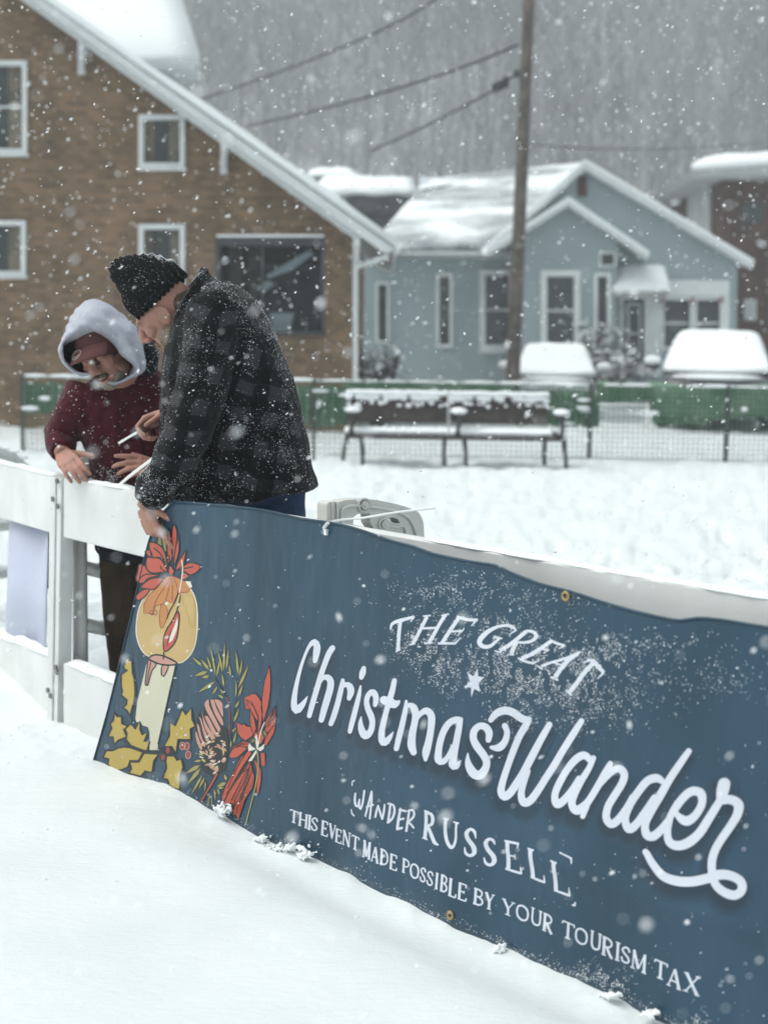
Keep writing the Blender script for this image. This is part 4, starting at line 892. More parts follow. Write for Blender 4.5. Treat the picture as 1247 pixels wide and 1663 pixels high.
# ------------------------------------------------------------------ the banner
def inside(poly, x, y):
    c = False; j = len(poly) - 1
    for i in range(len(poly)):
        if (poly[i][1] > y) != (poly[j][1] > y) and x < (poly[j][0] - poly[i][0]) * (y - poly[i][1]) / (poly[j][1] - poly[i][1]) + poly[i][0]: c = not c
        j = i
    return c
def banner():
    root = empty('banner', BP0 + BU * 1.3, 'long navy event banner printed with a candle, flowers and white lettering', 'banner')
    NI, NJ = 300, 60; mb = MB()
    lx = [p[0] for p in LEFE][::-1]; ly = [p[1] for p in LEFE][::-1]
    for i in range(NI + 1):
        a = i / NI; bx = 152 + (1330 - 152) * a; tx = 285 + (1330 - 285) * a; by = interp_x(BOTE, bx); ty = interp_x(TOPE, tx)
        for j in range(NJ + 1):
            v = j / NJ; x = bx + (tx - bx) * v; y = by + (ty - by) * v
            yl = 1237 + (813 - 1237) * v; xl = float(np.interp(yl, ly[::-1], lx[::-1])); dx = xl - (152 + (285 - 152) * v)
            p = bpt(x + dx * (1 - a) ** 6, y)
            if j == 0: p = p + Vector((0, 0, -.03))
            mb.v.append(p)
    for i in range(NI):
        for j in range(NJ): a = i * (NJ + 1) + j; mb.f.append((a, a + NJ + 1, a + NJ + 2, a + 1)); mb.m.append(0)
    o = mk('cloth', mb, M['vinyl'], root, smooth=True); s = o.modifiers.new('s', 'SOLIDIFY'); s.thickness = .0016; s.offset = -1
    # hem folded along the visible top edge
    m = MB(); top = [bpt(x, y + 1.5, .0006) for x, y in catmull(TOPE, 14)]; m.tube(top, .0032, 6); mk('hem', m, M['vinyl'], root, smooth=True)
    m = MB(); lf = [bpt(x, y, .0006) for x, y in catmull(LEFE, 10)]; m.tube(lf, .0028, 6); mk('hem', m, M['vinyl'], root, smooth=True)
    for gx, gy in ((920, 968), (735, 1485)):
        p = bpt(gx, gy, .003); m = MB(); ring = []; e1 = BU; e2 = Vector((0, 0, 1)); n = 18
        for k in range(n):
            t = 2 * math.pi * k / n; c = p + (e1 * math.cos(t) + e2 * math.sin(t)) * .0088
            ring.append([c + ((e1 * math.cos(t) + e2 * math.sin(t)) * math.cos(q) + BN * math.sin(q)) * .0038 for q in [2 * math.pi * w / 6 for w in range(6)]])
        m.rings(ring + [ring[0]], caps=False); mk('grommet', m, M['brass'], root, smooth=True)
    return root
def vinyl():
    m = mat('banner_vinyl', (0.025, 0.060, 0.105), 0.30, 0.34); t = m.node_tree; b = t.nodes['Principled BSDF']
    tc = t.nodes.new('ShaderNodeTexCoord'); nz = t.nodes.new('ShaderNodeTexNoise'); nz.inputs['Scale'].default_value = 1.7; nz.inputs['Detail'].default_value = 5; nz.inputs['Roughness'].default_value = .6
    mp = t.nodes.new('ShaderNodeMapping'); mp.inputs['Scale'].default_value = (1.6, 1.6, .7); t.links.new(tc.outputs['Object'], mp.inputs[0]); t.links.new(mp.outputs[0], nz.inputs['Vector'])
    rp = t.nodes.new('ShaderNodeValToRGB'); rp.color_ramp.elements[0].position = .33; rp.color_ramp.elements[1].position = .68
    rp.color_ramp.elements[0].color = (0.0175, 0.045, 0.071, 1); rp.color_ramp.elements[1].color = (0.034, 0.076, 0.122, 1); t.links.new(nz.outputs['Fac'], rp.inputs['Fac']); t.links.new(rp.outputs['Color'], b.inputs['Base Color'])
    r2 = t.nodes.new('ShaderNodeMapRange'); r2.inputs['To Min'].default_value = .24; r2.inputs['To Max'].default_value = .42; t.links.new(nz.outputs['Fac'], r2.inputs['Value']); t.links.new(r2.outputs[0], b.inputs['Roughness'])
    n2 = t.nodes.new('ShaderNodeTexNoise'); n2.inputs['Scale'].default_value = 7; n2.inputs['Detail'].default_value = 2; t.links.new(mp.outputs[0], n2.inputs['Vector'])
    bp = t.nodes.new('ShaderNodeBump'); bp.inputs['Strength'].default_value = .55; bp.inputs['Distance'].default_value = .012; t.links.new(n2.outputs['Fac'], bp.inputs['Height']); t.links.new(bp.outputs[0], b.inputs['Normal'])
    return m
M['vinyl'] = vinyl()
BANNER = banner()
KEYS = list(PR.keys()); PMATS = [PR[k] for k in KEYS]
class Art:
    def __init__(self): self.mb = MB(); self.n = 0
    def P(self, x, y, off): return bpt(x, y, off)
    def fill(self, poly, col, layer=0, smooth=False, step=4.0):
        pts = [(p[0], p[1]) for p in (catmull(poly, step, True) if smooth else poly)]
        fs = geometry.tessellate_polygon([[Vector((x, y, 0)) for x, y in pts]])
        off = .0007 + layer * .00017 + (self.n % 5) * .00002; self.n += 1
        vs = [self.P(x, y, off) for x, y in pts]; out = []
        for t in fs:
            a, b, c = [vs[i] for i in t]; out.append(tuple(t) if (b - a).cross(c - a).dot(BN) > 0 else (t[0], t[2], t[1]))
        self.mb.add(vs, out, KEYS.index(col)); return self
    def stroke(self, pts, col, layer=3, closed=False, step=3.0, w=None, cap=True, curve=True):
        P = [(p[0], p[1], (p[2] if len(p) > 2 else w)) for p in pts]
        if closed: P2 = catmull(P, step, True) if curve else P; P2 = P2 + [P2[0]]
        else: P2 = catmull(P, step) if curve else P
        off0 = .0007 + layer * .00017 + (self.n % 7) * .000025; self.n += 1; N = len(P2); vs = []; fs = []; XS = (1, .5, 0, -.5, -1) if max(p[2] for p in P2) > 5 else (1, -1)
        for i, (x, y, ww) in enumerate(P2):
            x0, y0, _ = P2[max(i - 1, 0)]; x1, y1, _ = P2[min(i + 1, N - 1)]
            if closed: x0, y0, _ = P2[i - 1 if i > 0 else N - 2]; x1, y1, _ = P2[i + 1 if i < N - 1 else 1]
            L = math.hypot(x1 - x0, y1 - y0) or 1; nx, ny = -(y1 - y0) / L, (x1 - x0) / L; h = max(ww, .2) / 2; off = off0 + .00010 * i / N
            vs += [self.P(x + nx * h * q, y + ny * h * q, off) for q in XS]
        for i in range(N - 1):
            for q in range(len(XS) - 1): o = len(XS) * i + q; fs.append((o, o + 1, o + len(XS) + 1, o + len(XS)))
        if cap and not closed:
            for (i, j) in ((0, 1), (N - 1, N - 2)):
                x, y, ww = P2[i]; dx, dy = x - P2[j][0], y - P2[j][1]; L = math.hypot(dx, dy) or 1; dx /= L; dy /= L; h = max(ww, .2) / 2; o = len(vs); k = 7
                off = off0 + .00010 * i / N
                for q in range(k + 1):
                    t = -math.pi / 2 + math.pi * q / k; vs.append(self.P(x + h * (dx * math.cos(t) - dy * math.sin(t)), y + h * (dy * math.cos(t) + dx * math.sin(t)), off))
                fs.append(tuple(range(o, o + k + 1)))
        out = []
        for f in fs:
            a, b, c = vs[f[0]], vs[f[1]], vs[f[2]]; nn = (b - a).cross(c - a)
            if nn.length < 1e-12 and len(f) > 3: nn = (c - a).cross(vs[f[3]] - a)
            out.append(f if nn.dot(BN) > 0 else tuple(reversed(f)))
        self.mb.add(vs, out, KEYS.index(col)); return self
    def shape(self, poly, col, layer=0, ink=1.8, smooth=True, inkcol='ink'):
        self.fill(poly, col, layer, smooth); self.stroke(poly, inkcol, layer + 1, True, w=ink, curve=smooth, step=4); return self
    def done(self, name):
        used = sorted(set(self.mb.m)); mp = {u: i for i, u in enumerate(used)}; self.mb.m = [mp[i] for i in self.mb.m]
        return mk(name, self.mb, [PMATS[u] for u in used], BANNER)
def Z(x0, y0, s, pts): return [(x0 + p[0] / s, y0 + p[1] / s) + ((p[2] / s,) if len(p) > 2 else ()) for p in pts]
# ---- script lettering "Christmas Wander"
A = Art(); zs = 1247 / 200
def st(x0, y0, s, *strokes):
    for p in strokes:
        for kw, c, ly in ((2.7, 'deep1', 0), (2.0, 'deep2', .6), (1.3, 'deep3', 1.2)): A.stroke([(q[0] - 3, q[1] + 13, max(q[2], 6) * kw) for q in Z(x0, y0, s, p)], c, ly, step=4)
        A.stroke(Z(x0, y0, s, p), 'white', 4)
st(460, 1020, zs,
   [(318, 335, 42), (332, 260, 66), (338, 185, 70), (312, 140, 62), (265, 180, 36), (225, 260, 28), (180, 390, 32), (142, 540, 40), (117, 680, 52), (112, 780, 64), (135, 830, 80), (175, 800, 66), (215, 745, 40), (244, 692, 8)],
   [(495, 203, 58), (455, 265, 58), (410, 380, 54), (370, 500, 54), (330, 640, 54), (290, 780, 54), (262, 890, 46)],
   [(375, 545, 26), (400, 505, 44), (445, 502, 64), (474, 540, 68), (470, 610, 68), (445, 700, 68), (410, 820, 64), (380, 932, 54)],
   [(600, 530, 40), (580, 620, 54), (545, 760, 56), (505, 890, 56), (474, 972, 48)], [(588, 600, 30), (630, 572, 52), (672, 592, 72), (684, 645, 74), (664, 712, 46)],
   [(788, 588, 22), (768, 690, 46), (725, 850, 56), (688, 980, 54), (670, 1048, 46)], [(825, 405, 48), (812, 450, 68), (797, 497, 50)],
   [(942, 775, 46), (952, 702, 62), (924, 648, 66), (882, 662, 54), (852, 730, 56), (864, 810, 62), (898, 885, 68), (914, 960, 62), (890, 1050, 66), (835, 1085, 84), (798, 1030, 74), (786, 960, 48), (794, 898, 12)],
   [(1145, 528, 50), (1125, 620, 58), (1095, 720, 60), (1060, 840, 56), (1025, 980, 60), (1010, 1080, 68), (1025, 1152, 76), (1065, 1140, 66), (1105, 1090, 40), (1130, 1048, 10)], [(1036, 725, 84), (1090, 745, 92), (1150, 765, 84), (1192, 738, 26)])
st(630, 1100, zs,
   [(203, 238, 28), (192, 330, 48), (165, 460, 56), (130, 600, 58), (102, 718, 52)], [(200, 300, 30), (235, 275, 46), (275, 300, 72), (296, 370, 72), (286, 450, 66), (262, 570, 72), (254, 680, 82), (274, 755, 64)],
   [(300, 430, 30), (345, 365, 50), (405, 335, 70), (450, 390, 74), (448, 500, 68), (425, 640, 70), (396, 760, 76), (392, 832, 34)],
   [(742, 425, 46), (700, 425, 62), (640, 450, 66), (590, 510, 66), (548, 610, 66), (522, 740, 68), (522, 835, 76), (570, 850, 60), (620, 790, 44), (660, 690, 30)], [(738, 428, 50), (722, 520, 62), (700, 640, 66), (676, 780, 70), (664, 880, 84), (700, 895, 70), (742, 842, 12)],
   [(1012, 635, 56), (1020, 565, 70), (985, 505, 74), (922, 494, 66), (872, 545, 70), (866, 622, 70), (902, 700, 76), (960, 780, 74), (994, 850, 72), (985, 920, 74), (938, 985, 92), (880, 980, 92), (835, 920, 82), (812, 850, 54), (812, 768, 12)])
o = A.done('lettering'); o['label'] = 'white script word Christmas'
A = Art(); zw = 1247 / 240
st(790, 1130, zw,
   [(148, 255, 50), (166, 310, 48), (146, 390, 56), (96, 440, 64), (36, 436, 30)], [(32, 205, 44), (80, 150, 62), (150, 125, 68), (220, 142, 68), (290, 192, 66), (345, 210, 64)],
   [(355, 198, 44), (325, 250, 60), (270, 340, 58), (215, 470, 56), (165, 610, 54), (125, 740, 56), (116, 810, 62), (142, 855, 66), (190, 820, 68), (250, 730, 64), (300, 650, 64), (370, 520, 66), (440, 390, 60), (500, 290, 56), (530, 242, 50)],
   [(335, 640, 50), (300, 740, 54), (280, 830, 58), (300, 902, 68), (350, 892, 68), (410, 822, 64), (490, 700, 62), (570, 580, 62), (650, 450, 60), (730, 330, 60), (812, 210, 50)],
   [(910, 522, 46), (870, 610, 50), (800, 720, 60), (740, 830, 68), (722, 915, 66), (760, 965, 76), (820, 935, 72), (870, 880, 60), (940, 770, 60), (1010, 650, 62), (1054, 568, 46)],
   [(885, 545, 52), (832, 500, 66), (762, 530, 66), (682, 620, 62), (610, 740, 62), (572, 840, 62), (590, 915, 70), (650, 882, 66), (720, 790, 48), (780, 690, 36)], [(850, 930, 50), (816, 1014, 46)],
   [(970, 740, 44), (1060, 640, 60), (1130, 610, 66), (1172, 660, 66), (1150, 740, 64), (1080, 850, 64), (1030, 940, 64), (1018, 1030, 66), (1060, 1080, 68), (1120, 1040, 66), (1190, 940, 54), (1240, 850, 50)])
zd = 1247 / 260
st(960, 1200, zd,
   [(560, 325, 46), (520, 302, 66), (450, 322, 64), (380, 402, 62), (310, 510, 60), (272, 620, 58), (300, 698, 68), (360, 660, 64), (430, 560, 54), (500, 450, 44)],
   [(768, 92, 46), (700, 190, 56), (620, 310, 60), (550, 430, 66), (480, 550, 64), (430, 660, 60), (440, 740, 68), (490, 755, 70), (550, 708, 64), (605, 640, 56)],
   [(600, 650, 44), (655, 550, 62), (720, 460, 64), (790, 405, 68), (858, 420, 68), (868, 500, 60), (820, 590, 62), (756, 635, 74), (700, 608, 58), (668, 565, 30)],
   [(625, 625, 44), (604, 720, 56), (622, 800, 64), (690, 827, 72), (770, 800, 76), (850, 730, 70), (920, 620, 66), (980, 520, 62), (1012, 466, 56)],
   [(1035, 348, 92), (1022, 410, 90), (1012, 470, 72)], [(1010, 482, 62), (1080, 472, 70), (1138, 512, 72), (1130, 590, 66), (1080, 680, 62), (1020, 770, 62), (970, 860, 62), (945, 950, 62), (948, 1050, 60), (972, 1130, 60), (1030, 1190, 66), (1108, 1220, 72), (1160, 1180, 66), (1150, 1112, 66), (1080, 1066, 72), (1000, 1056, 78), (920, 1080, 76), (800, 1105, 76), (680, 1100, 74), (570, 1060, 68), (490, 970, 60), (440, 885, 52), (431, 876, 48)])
o = A.done('lettering'); o['label'] = 'white script word Wander with a looping tail'
# ---- THE GREAT with a six pointed star
A = Art()
def sl(x0, y0, s, w, *lines):
    for p in lines: A.stroke(Z(x0, y0, s, [(q[0], q[1], q[2] if len(q) > 2 else w) for q in p]), 'white', 2, cap=False, curve=len(p) > 2)
sl(620, 970, zs, 30,
   [(118, 325, 14), (132, 268, 30), (195, 236, 36), (280, 214, 34), (360, 190, 26)], [(355, 190, 26), (322, 245, 10)], [(218, 238, 38), (206, 360, 38), (197, 470, 36), (190, 535, 42)], [(168, 548, 12), (218, 520, 20)],
   [(485, 190, 38), (440, 290, 36), (390, 390, 36), (345, 465, 38)], [(442, 186, 14), (522, 180, 16)], [(312, 476, 16), (372, 464, 16)], [(665, 172, 36), (610, 270, 36), (560, 370, 36), (510, 455, 38)], [(420, 310, 22), (580, 304, 22)], [(625, 182, 14), (700, 164, 16)], [(462, 464, 16), (545, 455, 16)],
   [(800, 198, 38), (745, 290, 38), (690, 380, 38), (640, 458, 36)], [(775, 192, 26), (880, 222, 32), (985, 228, 28)], [(975, 222, 24), (925, 288, 10)], [(735, 342, 20), (845, 334, 22)], [(855, 316, 12), (800, 372, 12)], [(600, 462, 22), (690, 460, 24), (775, 462, 24)], [(770, 465, 20), (828, 402, 10)],
   [(1370, 325, 14), (1340, 305, 32), (1290, 284, 32), (1200, 292, 30), (1110, 332, 42), (1042, 392, 52), (1012, 450, 48), (1052, 494, 42), (1120, 490, 36), (1180, 440, 28), (1220, 405, 28)], [(1145, 405, 14), (1240, 412, 14)], [(1375, 325, 22), (1310, 374, 10)])
sl(800, 980, zs, 30,
   [(350, 282, 42), (260, 360, 40), (170, 430, 40), (92, 472, 38)], [(42, 474, 14), (108, 492, 16)], [(345, 276, 24), (420, 284, 32), (456, 325, 40), (420, 372, 34), (340, 392, 26), (250, 385, 18)], [(262, 388, 40), (232, 450, 44), (214, 508, 44)], [(172, 514, 12), (242, 516, 14)],
   [(610, 378, 40), (510, 450, 40), (410, 512, 40), (315, 552, 38)], [(598, 366, 22), (680, 404, 26), (752, 420, 22)], [(748, 420, 20), (688, 456, 8)], [(498, 454, 18), (590, 470, 18)], [(598, 462, 10), (538, 498, 10)], [(278, 545, 20), (350, 580, 24), (440, 602, 24)], [(430, 606, 20), (503, 564, 8)],
   [(915, 482, 22), (760, 552, 26), (620, 592, 26), (515, 632, 30)], [(890, 500, 42), (790, 572, 44), (720, 652, 44), (660, 742, 46)], [(636, 590, 16), (740, 622, 16)], [(475, 624, 16), (530, 662, 20)], [(610, 738, 20), (690, 772, 22)],
   [(1055, 590, 46), (960, 690, 46), (880, 800, 46), (800, 892, 46)], [(765, 878, 16), (818, 924, 20)], [(952, 596, 12), (1000, 570, 28), (1050, 580, 44), (1102, 638, 44), (1158, 692, 34)], [(1155, 690, 26), (1092, 756, 10)])
o = A.done('lettering'); o['label'] = 'white slanted serif words THE GREAT'; A = Art()
A.fill(Z(620, 970, zs, [(990, 712), (992, 798), (1055, 805), (990, 868), (1002, 958), (945, 925), (910, 1012), (912, 912), (846, 908), (906, 850), (884, 762), (945, 795)]), 'white', 2)
o = A.done('star_print'); o['label'] = 'small white six pointed star'
# ---- WANDER RUSSELL
A = Art()
for p in ([(105, 180, 20), (98, 240, 24), (108, 300, 24), (128, 312, 22), (150, 240, 20)], [(150, 240, 18), (146, 300, 22), (160, 336, 22), (185, 270, 22), (205, 150, 22)], [(215, 402, 18), (245, 290, 22), (286, 155, 22)], [(286, 155, 22), (282, 250, 22), (262, 430, 20)], [(228, 312, 18), (298, 290, 20)],
          [(320, 412, 22), (334, 350, 22), (350, 300, 20)], [(350, 300, 20), (372, 370, 22), (392, 432, 22)], [(392, 432, 20), (408, 360, 22), (418, 288, 18)], [(478, 278, 22), (464, 370, 24), (452, 462, 24)], [(455, 275, 18), (508, 292, 24), (516, 360, 24), (490, 432, 24), (448, 468, 24)],
          [(578, 330, 24), (556, 430, 26), (542, 535, 28)], [(570, 340, 24), (630, 352, 24)], [(556, 440, 22), (606, 430, 22)], [(542, 535, 26), (588, 524, 24)], [(668, 345, 22), (648, 450, 24), (632, 555, 24)], [(655, 352, 20), (708, 340, 24), (716, 396, 24), (672, 448, 22), (648, 456, 18)], [(648, 456, 18), (680, 490, 22), (706, 522, 20)],
          [(70, 96, 14), (74, 58, 14), (96, 48, 14)], [(60, 342, 10), (68, 385, 16), (90, 404, 16)]):
    A.stroke(Z(560, 1260, zs, p), 'white', 2, curve=len(p) > 2)
sl(560, 1260, zs, 30, [(852, 350, 36), (835, 490, 36), (820, 635, 36)], [(794, 622, 14), (848, 642, 16)], [(828, 342, 14), (870, 356, 16)], [(848, 360, 22), (900, 380, 34), (916, 430, 40), (892, 488, 32), (838, 500, 18)], [(852, 505, 34), (890, 600, 36), (922, 672, 36), (962, 696, 14)],
   [(1055, 428, 36), (1036, 560, 36), (1050, 660, 36), (1094, 722, 34), (1130, 670, 26), (1150, 560, 24), (1162, 462, 24)], [(1026, 418, 14), (1084, 432, 16)], [(1128, 456, 14), (1184, 472, 16)])
zr = 1247 / 220
sl(740, 1300, zr, 30, [(203, 345, 10), (196, 285, 26), (160, 256, 28), (124, 292, 38), (130, 350, 42), (170, 420, 44), (176, 480, 40), (140, 506, 28), (100, 480, 24), (94, 425, 10)], [(367, 405, 10), (358, 368, 26), (320, 350, 28), (286, 388, 38), (298, 450, 42), (340, 512, 44), (346, 568, 40), (310, 597, 28), (270, 572, 24), (260, 522, 10)],
   [(480, 372, 36), (478, 500, 36), (470, 635, 36)], [(452, 368, 14), (520, 385, 22), (578, 398, 20)], [(574, 394, 20), (570, 438, 8)], [(478, 504, 16), (542, 516, 16)], [(544, 492, 8), (540, 544, 12)], [(443, 630, 16), (520, 656, 22), (592, 678, 20)], [(588, 680, 22), (582, 615, 8)],
   [(690, 452, 38), (695, 590, 38), (700, 710, 38)], [(662, 438, 14), (722, 460, 16)], [(676, 706, 16), (750, 734, 22), (815, 757, 20)], [(810, 758, 22), (808, 688, 8)],
   [(914, 558, 38), (918, 700, 38), (920, 828, 38)], [(882, 548, 14), (944, 574, 16)], [(902, 826, 16), (980, 852, 22), (1052, 877, 20)], [(1048, 878, 22), (1044, 800, 8)], [(955, 475, 12), (1070, 530, 16)], [(1068, 525, 18), (1076, 578, 10)], [(1066, 960, 8), (1098, 966, 22)], [(1092, 970, 20), (1100, 935, 12)])
o = A.done('lettering'); o['label'] = 'white line reading WANDER RUSSELL inside corner ticks'
# ---- serif capitals of the bottom line, drawn from a small stroke alphabet
TK, TN = .15, .085
GL = {
 'T': [([(.5, 0), (.5, .95)], TK), ([(.02, .95), (.98, .95)], TN), ([(.05, .97), (.0, .80)], TN), ([(.95, .97), (1.0, .80)], TN), ([(.28, .03), (.72, .03)], TN)],
 'H': [([(.16, 0), (.16, 1)], TK), ([(.84, 0), (.84, 1)], TK), ([(.16, .52), (.84, .52)], TN)] + [([(a, b), (a + .32, b)], TN * .8) for a in (0, .68) for b in (.02, .98)],
 'I': [([(.5, 0), (.5, 1)], TK), ([(.1, .02), (.9, .02)], TN * .8), ([(.1, .98), (.9, .98)], TN * .8)],
 'S': [([(.86, .74), (.80, .90), (.52, .97), (.2, .86), (.16, .70), (.34, .57), (.66, .44), (.86, .28), (.78, .10), (.46, .03), (.16, .10), (.08, .30)], (TN + TK) / 2)],
 'E': [([(.18, 0), (.18, 1)], TK), ([(.0, .97), (.9, .97)], TN), ([(.18, .52), (.68, .52)], TN), ([(.0, .03), (.96, .03)], TN), ([(.9, .99), (.9, .80)], TN), ([(.96, .02), (.99, .22)], TN), ([(.68, .44), (.68, .60)], TN)],
 'V': [([(.12, 1), (.5, .02)], TK), ([(.5, .02), (.88, 1)], TN), ([(0, .98), (.3, .98)], TN * .8), ([(.7, .98), (1, .98)], TN * .8)],
 'N': [([(.14, 0), (.14, 1)], TN), ([(.14, .98), (.84, .03)], TK), ([(.84, 0), (.84, 1)], TN), ([(0, .02), (.3, .02)], TN * .8), ([(.68, .98), (1, .98)], TN * .8), ([(0, .98), (.2, .98)], TN * .8)],
 'M': [([(.14, 0), (.16, 1)], TN), ([(.16, .98), (.5, .10)], TK), ([(.5, .10), (.84, .98)], TN), ([(.84, 1), (.86, 0)], TK), ([(0, .02), (.28, .02)], TN * .8), ([(.7, .02), (1, .02)], TN * .8)],
 'A': [([(.12, 0), (.5, 1)], TN), ([(.5, 1), (.88, 0)], TK), ([(.26, .34), (.74, .34)], TN), ([(0, .02), (.28, .02)], TN * .8), ([(.7, .02), (1.02, .02)], TN * .8)],
 'D': [([(.2, 0), (.2, 1)], TK), ([(.02, .97), (.45, .97), (.82, .80), (.92, .5), (.82, .2), (.45, .03), (.02, .03)], TN * 1.25)],
 'P': [([(.22, 0), (.22, 1)], TK), ([(.02, .97), (.55, .97), (.90, .86), (.92, .64), (.62, .48), (.24, .48)], TN * 1.2), ([(.02, .02), (.48, .02)], TN * .8)],
 'O': [([(.5, .98), (.16, .84), (.06, .5), (.16, .16), (.5, .02), (.84, .16), (.94, .5), (.84, .84), (.5, .98)], TK * .85)],
 'B': [([(.2, 0), (.2, 1)], TK), ([(.02, .97), (.55, .97), (.82, .86), (.80, .66), (.55, .53), (.22, .53)], TN * 1.2), ([(.5, .53), (.86, .42), (.92, .2), (.62, .04), (.02, .03)], TN * 1.3)],
 'L': [([(.22, 0), (.22, 1)], TK), ([(.02, .98), (.44, .98)], TN * .8), ([(.02, .03), (.96, .03)], TN), ([(.95, .02), (.99, .24)], TN)],
 'Y': [([(.10, 1), (.5, .45)], TK), ([(.9, 1), (.5, .45)], TN), ([(.5, .48), (.5, 0)], TK), ([(.28, .02), (.72, .02)], TN * .8), ([(-.04, .98), (.28, .98)], TN * .8), ([(.72, .98), (1.04, .98)], TN * .8)],
 'U': [([(.16, 1), (.16, .3), (.28, .08), (.5, .02), (.74, .09), (.84, .32), (.84, 1)], TK * .8), ([(0, .98), (.32, .98)], TN * .8), ([(.68, .98), (1, .98)], TN * .8)],
 'R': [([(.18, 0), (.18, 1)], TK), ([(.0, .97), (.5, .97), (.82, .86), (.82, .64), (.52, .50), (.2, .50)], TN * 1.2), ([(.42, .50), (.68, .22), (.9, .03), (1.02, .03)], TK * .9), ([(.0, .02), (.4, .02)], TN * .8)],
 'X': [([(.14, 1), (.86, 0)], TK), ([(.86, 1), (.14, 0)], TN), ([(0, .98), (.3, .98)], TN * .8), ([(.7, .98), (1, .98)], TN * .8), ([(0, .02), (.3, .02)], TN * .8), ([(.7, .02), (1, .02)], TN * .8)]}
A = Art()
def line(x0, y0, s, items, slope=.42):
    for ch, xa, xb, ya, yb in items:
        X0, X1, Y0, Y1 = x0 + xa / s, x0 + xb / s, y0 + ya / s, y0 + yb / s; w = X1 - X0; sl_ = slope * w; Hh = (Y1 - Y0) - sl_
        for pts, th in GL[ch]:
            q = [(X0 + u * w + .07 * Hh * (v - .5), Y0 + sl_ * u + (1 - v) * Hh, th * Hh) for u, v in pts]
            A.stroke(q, 'white', 2, cap=False, curve=len(q) > 2, step=1.6)
ITEMS = [(460, 1300, ('T', 72, 155, 82, 242)), (460, 1300, ('H', 160, 247, 112, 286)), (460, 1300, ('I', 245, 282, 142, 305)), (460, 1300, ('S', 280, 342, 163, 320)), (460, 1300, ('E', 376, 437, 200, 376)), (460, 1300, ('V', 448, 516, 232, 398)), (460, 1300, ('E', 514, 576, 282, 447)), (460, 1300, ('N', 588, 677, 298, 482)), (460, 1300, ('T', 690, 768, 342, 516)), (460, 1300, ('M', 810, 892, 390, 600)), (460, 1300, ('A', 898, 977, 452, 640)), (460, 1300, ('D', 988, 1072, 480, 670)), (460, 1300, ('E', 1088, 1158, 530, 716)), (640, 1370, ('P', 88, 158, 142, 314)), (640, 1370, ('O', 170, 260, 184, 366)), (640, 1370, ('S', 273, 334, 228, 398)), (640, 1370, ('S', 344, 412, 262, 434)), (640, 1370, ('I', 430, 466, 285, 462)), (640, 1370, ('B', 486, 556, 303, 497)), (640, 1370, ('L', 570, 644, 340, 550)), (640, 1370, ('E', 662, 744, 384, 587)), (640, 1370, ('B', 808, 900, 443, 642)), (640, 1370, ('Y', 915, 1000, 490, 686)), (640, 1370, ('Y', 1078, 1200, 558, 756)), (800, 1440, ('O', 223, 352, 168, 372)), (800, 1440, ('U', 372, 492, 208, 418)), (800, 1440, ('R', 502, 602, 264, 482)), (800, 1440, ('T', 700, 822, 334, 552)), (800, 1440, ('O', 833, 957, 398, 607)), (800, 1440, ('U', 983, 1097, 438, 662)), (960, 1463, ('R', 105, 217, 355, 587)), (960, 1463, ('I', 238, 297, 408, 616)), (960, 1463, ('S', 303, 402, 444, 648)), (960, 1463, ('M', 408, 577, 478, 737)), (960, 1463, ('T', 655, 787, 573, 806)), (960, 1463, ('A', 788, 932, 652, 897)), (960, 1463, ('X', 953, 1112, 708, 962)), ]
k0 = 0
for word in 'THIS EVENT MADE POSSIBLE BY YOUR TOURISM TAX'.split():
    A = Art()
    for x0, y0, it in ITEMS[k0:k0 + len(word)]: line(x0, y0, zs, [it])
    k0 += len(word); o = A.done('lettering'); o['label'] = 'small white serif word ' + word

# ---- the candle, poinsettia, holly, protea and red feather
def ell_px(cx, cy, a, b, ang=0, n=18):
    c, s = math.cos(ang), math.sin(ang); return [(cx + a * math.cos(t) * c - b * math.sin(t) * s, cy + a * math.cos(t) * s + b * math.sin(t) * c) for t in [2 * math.pi * k / n for k in range(n)]]
zm = 1247 / 160; zo = 1247 / 180
def Mz(p): return Z(200, 830, zm, p)
def Nz(p): return Z(190, 960, zm, p)
def Oz(p): return Z(150, 1110, zo, p)
def Pz(p): return Z(290, 1040, zo, p)
def Qz(p): return Z(290, 1170, zo, p)
A = Art()
glow = Nz([(345, 95), (290, 220), (262, 370), (256, 520), (278, 640), (330, 750), (410, 820), (600, 870), (780, 906), (860, 870), (930, 800), (985, 680), (1012, 520), (1018, 330), (1003, 150), (958, 20), (890, -70), (790, -130), (600, -140), (430, -40)])
A.fill([(x + (x - 272) * .035, y + (y - 1010) * .02) for x, y in glow], 'rim', 0, True); A.fill(glow, 'tan', 1, True)
A.fill(Nz([(740, 945), (395, 862), (330, 1130), (265, 1400), (240, 1610), (255, 1660), (310, 1650), (300, 1640), (330, 1700), (400, 1720), (420, 1790), (420, 2010), (520, 2010), (525, 1930), (600, 1600), (680, 1210)]), 'cream', 2)
A.stroke(Nz([(752, 950, 15), (680, 1240, 16), (590, 1650, 16), (528, 1930, 18)]), 'ink', 3)
A.shape(Nz([(405, 850), (450, 815), (520, 805), (600, 822), (700, 866), (772, 915), (700, 935), (560, 925), (460, 885)]), 'pink', 4, 2.6)
A.shape(Nz([(400, 870), (440, 880), (508, 925), (455, 1000), (420, 1110), (398, 1192), (366, 1190), (372, 1090), (388, 980)]), 'pink', 3, 2.2); A.shape(Nz([(582, 940), (660, 950), (600, 1082), (570, 1060)]), 'pink', 3, 2.0)
A.stroke(Nz([(440, 885, 12), (415, 1000, 12), (385, 1180, 10)]), 'ink', 5)
